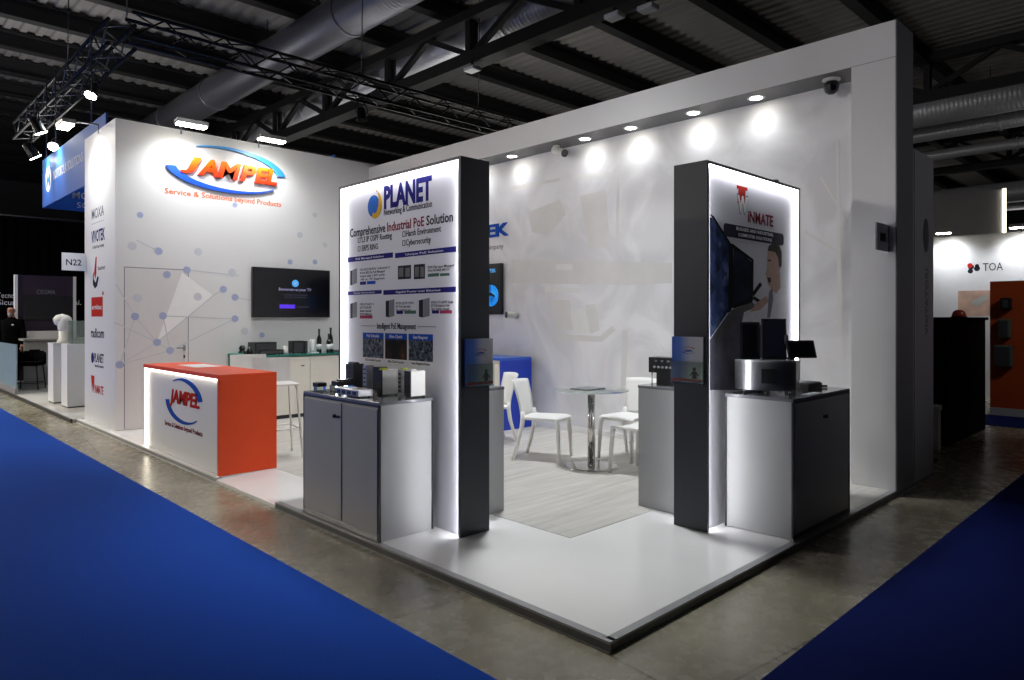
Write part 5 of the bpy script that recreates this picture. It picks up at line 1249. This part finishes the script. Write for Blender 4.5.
# ------------------------------------------------------------------ the man at the far left
def person():
    px, py = 2.88, 19.35
    fx = Vector((-0.55, -0.83, 0)).normalized()          # looks towards the aisle
    rx = Vector((-fx.y, fx.x, 0))                          # his left
    t = thing('person', 'bald man with grey beard in a black jacket standing at far left', 'person', (px, py, 0.045))
    o = Vector((px, py, 0.045))
    def P(r, f, z): return o + rx * r + fx * f + Vector((0, 0, z))
    bm = bmesh.new(); lay = bm.verts.layers.skin.verify()
    V = []; E = []
    def v(p, r, link=None):
        q = bm.verts.new(p); q[lay].radius = r if isinstance(r, tuple) else (r, r); V.append(q)
        if link is not None: bm.edges.new((link, q))
        return q
    pel = v(P(0, 0, 0.93), (0.16, 0.12)); pel[lay].use_root = True
    wa = v(P(0, 0, 1.10), (0.155, 0.115), pel); chs = v(P(0, 0.0, 1.30), (0.175, 0.125), wa); ne0 = v(P(0, -0.01, 1.44), (0.10, 0.085), chs)
    ne = v(P(0, 0.0, 1.50), (0.058, 0.06), ne0); h0 = v(P(0, 0.02, 1.56), (0.065, 0.075), ne); h1 = v(P(0, 0.025, 1.63), (0.078, 0.09), h0); h2 = v(P(0, 0.005, 1.705), (0.074, 0.084), h1)
    for s in (-1, 1):
        sh = v(P(s * 0.19, 0, 1.38), 0.068, chs); el = v(P(s * 0.245, -0.03, 1.11), 0.048, sh); wr = v(P(s * 0.245, 0.05, 0.87), 0.034, el); ha = v(P(s * 0.24, 0.075, 0.80), 0.038, wr)
        hp = v(P(s * 0.10, 0, 0.86), 0.098, pel); kn = v(P(s * 0.11, 0.02, 0.48), 0.062, hp); an = v(P(s * 0.115, 0, 0.09), 0.045, kn); v(P(s * 0.13, 0.14, 0.035), 0.04, an)
    me = bpy.data.meshes.new('skeleton'); bm.to_mesh(me); bm.free()
    so = bpy.data.objects.new('skeleton', me); COL.objects.link(so)
    so.modifiers.new('skin', 'SKIN').use_smooth_shade = True
    so.modifiers.new('sub', 'SUBSURF').levels = 2
    dg = bpy.context.evaluated_depsgraph_get(); dg.update()
    m2 = bpy.data.meshes.new_from_object(so.evaluated_get(dg)); bpy.data.objects.remove(so)
    b2 = bmesh.new(); b2.from_mesh(m2); bpy.data.meshes.remove(m2)
    mb = MB(); mb.bm.free(); mb.bm = b2
    for f in b2.faces:
        c = f.calc_center_median() - o
        hand = abs(c.dot(rx)) > 0.19 and c.z < 0.865
        f.material_index = 1 if (c.z > 1.485 or hand) else 0
    body = ob('body', mb, ['cloth_black', 'skin'], t, smooth=True)
    # face, ears, beard
    mb = MB(); mb.tube([P(0, 0.10, 1.66), P(0, 0.125, 1.61), P(0, 0.10, 1.60)], [0.010, 0.018, 0.012], 8)
    for s in (-1, 1): mb.tube([P(s * 0.076, 0.0, 1.655), P(s * 0.082, -0.008, 1.63), P(s * 0.075, 0.0, 1.605)], [0.008, 0.012, 0.007], 8)
    ob('nose_and_ears', mb, 'skin', body)
    mb = MB()
    for s in (-1, 1): mb.tube([P(s * 0.032, 0.100, 1.645), P(s * 0.032, 0.108, 1.645)], 0.010, 8)
    mb.box(0, 0, 0, 0, 0, 0) if False else None
    ob('eyes', mb, 'ink', body)
    mb = MB(); mb.lathe([(0, -0.05), (0.032, -0.04), (0.05, -0.01), (0.046, 0.02), (0.035, 0.026), (0, 0.024)], P(0, 0.062, 1.552), 16); ob('beard', mb, 'beard', body)
    for s in (-1, 1):
        for k in range(5):
            b0 = P(s * 0.24, 0.045 + 0.017 * k, 0.775 if k < 4 else 0.80); L_ = (0.055, 0.068, 0.074, 0.066, 0.045)[k]
            e = b0 + Vector((0, 0, -L_)) - rx * s * 0.012 + fx * (0.006 if k < 4 else 0.035)
            ob('finger', MB().tube([b0, (b0 + e) / 2 + rx * s * 0.004, e], [0.010, 0.009, 0.007], 8), 'skin', body)
    mb = MB(); FQ2 = Frame(P(0.05, 0.128, 1.31), tuple(-rx), (0, 0, 1)); 
    mb = MB(); mb.bar(P(0.06, 0.12, 1.31), P(0.10, 0.115, 1.31), 0.02, 0.03); ob('badge', mb, 'paper', body)
person()

# ================================================================== NEIGHBOURS ON THE RIGHT
t = thing('grey_partition_wall', 'tall dark grey partition end with oval emblem right of the white booth frame', 'partition', (7.2, 1.95, 0))
ob('panel', MB().box(6.86, 7.52, 1.93, 2.03, 0.01, 3.03), 'grey_wall', t)
ob('edge_profile', MB().box(6.93, 6.945, 1.925, 1.93, 0.01, 3.02), 'grey_lam', t)
FG2 = Frame((0, 1.93, 0), (1, 0, 0), (0, 0, 1))
ob('printed_emblem', MB().disc(FG2, 7.28, 2.28, 0.16, 0, 0.002, 0.085, 28), 'charcoal', t)
mb = MB(); fv = Frame((7.30, 1.93, 0), (0, 0, 1), (-1, 0, 0)); fv.n = Vector((0, -1, 0)); mb.text(fv, 'VISITATORI', 1.35, -0.05, w=0.62, h=0.09, ex=0.001, bold=0.01); ob('printed_text', mb, 'charcoal', t)
t = thing('foot_bracket', 'small black caster foot on the floor beside the grey partition', 'caster', (7.75, 2.0, 0))
ob('plate', MB().box(7.62, 7.80, 1.96, 2.02, 0.09, 0.12), 'black', t); ob('wheel', MB().lathe([(0, -0.02), (0.045, -0.02), (0.045, 0.02), (0, 0.02)], (7.66, 1.99, 0.045), 14, 'Y'), 'black', t); ob('arm', MB().bar((7.66, 1.99, 0.05), (7.72, 1.99, 0.1), 0.02, 0.03), 'black', t)
t = thing('white_display_post', 'low narrow white post just right of the grey partition', 'post', (9.05, 2.3, 0))
ob('post', MB().box(9.0, 9.1, 2.26, 2.36, 0, 0.45), 'white', t); ob('cap', MB().box(8.99, 9.11, 2.25, 2.37, 0.45, 0.51), 'paper', t)
t = thing('black_counter_wall', 'large black counter block in the dark at right', 'counter', (10.4, 2.6, 0))
ob('body', MB().box(9.3, 11.2, 2.25, 3.4, 0, 1.48), 'black_matt', t); ob('top_board', MB().box(9.27, 11.23, 2.22, 3.42, 1.48, 1.52), 'black_matt', t); ob('plinth', MB().box(9.33, 11.17, 2.27, 3.38, 0.0, 0.01), 'black', t)
# orange board with devices
xo0, _ = on_y(990, 300, 2.62)
t = thing('orange_display_board', 'rust orange display board with mounted speakers at the right edge', 'display board', (13, 2.65, 0))
XO = 12.9; YO = on_x(990, 300, XO)[0]
ob('board', MB().box(XO, XO + 0.08, YO - 2.2, YO, 0.12, 2.08), 'rust', t); ob('base_strip', MB().box(XO - 0.02, XO + 0.1, YO - 2.2, YO, 0.0, 0.12), 'grey_lam', t)
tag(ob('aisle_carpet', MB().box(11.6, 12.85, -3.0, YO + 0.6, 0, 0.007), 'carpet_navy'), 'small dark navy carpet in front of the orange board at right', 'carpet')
def board_box(x0, y0, x1, y1, m, lab, cat, name):
    ya, za = on_x(x0, y0, XO - 0.05); yb, zb2 = on_x(x1, y1, XO - 0.05)
    t = thing(name, lab, cat, (XO, (ya + yb) / 2, zb2))
    ob('case', MB().box(XO - 0.14, XO - 0.001, min(ya, yb), max(ya, yb), zb2, za), m, t, bev=0.015)
    ob('grille', MB().box(XO - 0.146, XO - 0.14, min(ya, yb) + 0.03, max(ya, yb) - 0.03, zb2 + 0.03, za - 0.03), 'device_grey', t)
M['olive'] = mat('grey_green_grille', '#4a5244', 0.6, var=0.1, scale=20)
board_box(1001, 298, 1012, 309.5, 'black', 'black square speaker at the top of the orange board', 'speaker', 'wall_speaker')
board_box(999, 319, 1011, 338, 'olive', 'upper grey-green speaker panel on the orange board', 'speaker', 'wall_speaker')
board_box(995, 345, 1013, 367, 'olive', 'larger grey-green speaker panel low on the orange board', 'speaker', 'wall_speaker')
# TOA stand wall
XT = 15.6
y0_, zt = on_x(925, 246, XT); y1_, _ = on_x(1050, 250, XT)
t = thing('stand_wall', 'white lit stand wall with TOA lettering at right', 'stand wall', (XT, 2, 0))
ob('panel', MB().box(XT, XT + 0.1, y1_ - 3, y0_ + 2.5, 0, 3.1), 'wall_dim', t)
FTO = Frame((XT, 10, 0), (0, -1, 0), (0, 0, 1))
def tw(x, y):
    Y, Z = on_x(x, y, XT); return 10 - Y, Z
ua, va = tw(983, 271); ub, _ = tw(1003, 271)
ob('brand_name', MB().text(FTO, 'TOA', ua, va, w=ub - ua, h=0.15, ex=0.004, bold=0.0), 'ink', t)
mb = MB(); u, v = tw(971, 267); mb.disc(FTO, u, v, 0.05, 0, 0.003); mb.disc(FTO, u - 0.01, v - 0.08, 0.045, 0, 0.003); u, v = tw(977, 267.5); mb.disc(FTO, u, v - 0.02, 0.05, 0, 0.003); mb.disc(FTO, u, v + 0.03, 0.035, 0, 0.003); ob('emblem_dots', mb, 'ink', t)
mb = MB(); u, v = tw(970, 266); mb.disc(FTO, u, v + 0.01, 0.045, 0.003, 0.004); ob('emblem_red_dot', mb, 'print_red', t)
mb = MB(); ua, va = tw(958, 291); ub, vb = tw(990, 316); mb.fbox(FTO, ua, ub + 0.6, vb, va, 0, 0.002); ob('printed_photo', mb, mat('peach_photo_print', '#c9a796', 0.5, var=0.35, scale=2.5), t)
mb = MB(); mb.poly(FTO, [tw(*p) for p in ((970, 301.5), (987, 294), (989, 299), (976, 307))], 0.002, 0.004); ob('printed_loudspeaker', mb, 'grey_lam', t)
t = thing('stand_wall', 'plain upper white wall behind the TOA stand wall', 'stand wall', (19, 2, 0))
ya, za = on_x(1003, 222, 19.0)
ob('panel', MB().box(19.0, 19.1, ya, 8.5, 0, 4.45), 'wall_dim', t)
ob('lit_edge', MB().box(18.97, 19.0, ya - 0.06, ya, 0.5, 4.45), 'led_warm', t)
for i, (px_, py_) in enumerate(((944, 254), (1018, 247))):
    Y, Z = on_x(px_, py_, XT - 0.35); 
    t = thing('arm_floodlight', ['bright arm floodlight over the left part of the TOA stand wall', 'bright arm floodlight over the right end of the TOA stand wall'][i], 'floodlight', (XT - 0.35, Y, 3.1))
    ob('arm', MB().tube([(XT + 0.02, Y, 3.1), (XT + 0.02, Y, 3.2), (XT - 0.35, Y, 3.2)], 0.012, 6), 'alu', t); ob('lamp_head', MB().box(XT - 0.45, XT - 0.3, Y - 0.12, Y + 0.12, 3.14, 3.2), 'alu', t); ob('lens', MB().box(XT - 0.44, XT - 0.31, Y - 0.11, Y + 0.11, 3.125, 3.14), 'lamp', t)
    spot('arm_flood_beam', (XT - 0.36, Y, 3.11), (XT, Y, 2.3), 60, 130, 0.9, 0.1)
# red round thing on black counter
stage_lamp((10.6, -0.6, 4.2), (13.0, 1.6, 1.0), 'added unseen spotlight aimed at the orange board', True, 90)  # lamp added out of view to brighten the orange board
t = thing('red_lamp_dome', 'red round dome on top of the black counter block', 'dome', (11.0, 2.6, 1.52))
X_, Y_ = 11.0, on_x(959, 316, 11.0)[0]
t.location = (X_, Y_, 1.52); OFF[t.name] = Vector((X_, Y_, 1.52))
ob('dome', MB().lathe([(0.0, 0.0), (0.085, 0.0), (0.085, 0.03), (0.07, 0.075), (0.04, 0.1), (0, 0.105)], (X_, Y_, 1.52), 20), mat('red_dome_plastic', '#c03a22', 0.35), t)
ob('base_ring', MB().lathe([(0.085, 0.0), (0.095, 0.0), (0.095, 0.012), (0.085, 0.012)], (X_, Y_, 1.52), 20), 'dark_edge', t)

# ================================================================== LIGHT OF THE HALL
def high_bay(x, y, z, w, lab):
    t = thing('high_bay_lamp', lab, 'hall lamp', (x, y, z))
    ob('reflector', MB().lathe([(0.06, 0.3), (0.1, 0.25), (0.28, 0.02), (0.28, 0.0), (0.26, 0.0), (0.09, 0.24), (0.05, 0.28)], (x, y, z), 24), 'alu', t)
    ob('lens', MB().lathe([(0, 0.03), (0.25, 0.03), (0.25, 0.05), (0, 0.05)], (x, y, z), 24), 'lamp', t)
    ob('hanger_rod', MB().tube([(x, y, z + 0.3), (x, y, ZR)], 0.012, 6), 'roof_steel', t)
    l = bpy.data.lights.new('high_bay_light', 'AREA'); l.shape = 'DISK'; l.size = 0.5; l.energy = w; l.color = (1.0, 0.92, 0.80)
    o = bpy.data.objects.new('high_bay_light', l); COL.objects.link(o); o.location = (x, y, z - 0.02)
area('added_uplight', (12.6, 15.0, 5.2), (12.25, 15.0, 20), 95, 0.6, 12.0)  # area light added behind the wall to brighten the silver duct
LAMPS = ((-4.2, 13.0, 5.4, 430), (-3.6, 17.5, 5.4, 420), (-1.5, 22.0, 6.4, 380))
for i, (x, y, z, w) in enumerate(LAMPS):
    high_bay(x, y, z, w, 'round high bay hall lamp over the left aisle, %s' % ['level with the logo wall', 'level with the far left stand', 'farthest from the camera', 'nearest the camera'][i])
# added area lights aimed up, standing in for the other stands' glow on the roof
for x, y, w in ((4, 24, 170), (12, 16, 30), (20, 9, 14), (14, 27, 45), (22, 20, 16), (30, 12, 16), (27, 1, 22), (38, 5, 26), (-3, 20, 90), (-6, 28, 50), (46, 14, 30), (0, 36, 60), (12.5, 22, 34)):
    area('added_uplight', (x, y, 4.6), (x, y, 20), w, 3.0, 3.0)
stage_lamp((4.7, 4.6, 7.4), (4.6, 4.4, 0), 'added unseen spotlight over the middle of the booth', True, 0, drop=2.8)  # out-of-view lamp and beam added to lift the pale platform floor
spot('stage_light', (4.7, 4.6, 7.2), (4.6, 4.4, 0), 1250, 60, 0.7, 0.35, (0.95, 0.975, 1.0))
stage_lamp((3.2, 2.0, 7.4), (4.3, 10.0, 1.6), 'added unseen spotlight aimed at the logo wall', True, 0, drop=2.8)  # unseen lamp and beam added to fill the logo wall and stools
spot('stage_light', (3.2, 2.2, 7.2), (4.3, 10.0, 1.7), 620, 40, 0.9, 0.3, (1.0, 0.99, 0.97))
stage_lamp((4.3, 8.0, 7.4), (4.3, 8.2, 0), 'added unseen spotlight over the orange counter', True, 0, drop=2.8)  # unseen lamp and beam added to brighten the reception area
spot('stage_light', (4.3, 8.0, 7.2), (4.3, 8.2, 0), 620, 44, 0.8, 0.35, (1.0, 0.98, 0.95))
stage_lamp((9.6, -5.5, 3.5), (6.9, 1.9, 2.3), 'added unseen spotlight across the right aisle', True, 0, drop=0.6)  # unseen lamp and beam added to lift the dark right-hand faces
spot('stage_light', (9.5, -5.3, 3.45), (6.9, 1.9, 2.5), 190, 40, 0.9, 0.2, (0.95, 0.95, 1.0))
stage_lamp((-5.6, 7.2, 3.3), (2.5, 5.5, 1.0), 'added unseen spotlight across the left aisle, aimed low at the grey cabinet doors', True, 0, drop=0.5)  # unseen low lamp added to brighten the cabinet doors
spot('stage_light', (-5.4, 7.2, 3.3), (2.5, 5.8, 1.0), 210, 44, 0.9, 0.25, (1.0, 0.95, 0.86))
for i, (y_, wt) in enumerate(((5.0, 620), (9.5, 520))):  # side lamps added out of view to brighten the header and frame leg
    stage_lamp((-5.6, y_, 3.3), (6.4, y_ - 1.5, 4.5), 'added unseen spotlight across the left aisle, %s' % ('nearer the camera', 'farther along')[i], True, 0, drop=0.5)
    spot('stage_light', (-5.4, y_, 3.3), (6.4, y_ - 1.5, 4.5), wt, 40, 0.8, 0.25, (1.0, 0.97, 0.93))
w = bpy.data.worlds.new('World'); SC.world = w; w.use_nodes = True
bg = w.node_tree.nodes['Background']; bg.inputs[0].default_value = (0.9, 0.95, 1.0, 1); bg.inputs[1].default_value = 0.05

# ================================================================== CAMERA
cam = bpy.data.cameras.new('camera'); co = bpy.data.objects.new('camera', cam); COL.objects.link(co)
cam.sensor_width = 36; cam.lens = F * 36 / 1024; cam.shift_y = -22.0 / 1024; cam.clip_end = 200
co.location = (0, 0, CZ); co.rotation_euler = (PI / 2, 0, AB - PI / 2)
SC.camera = co
SC.view_settings.view_transform = 'Standard'; SC.view_settings.look = 'None'; SC.view_settings.exposure = 0.2; SC.view_settings.gamma = 1.0
SC.view_settings.use_curve_mapping = False
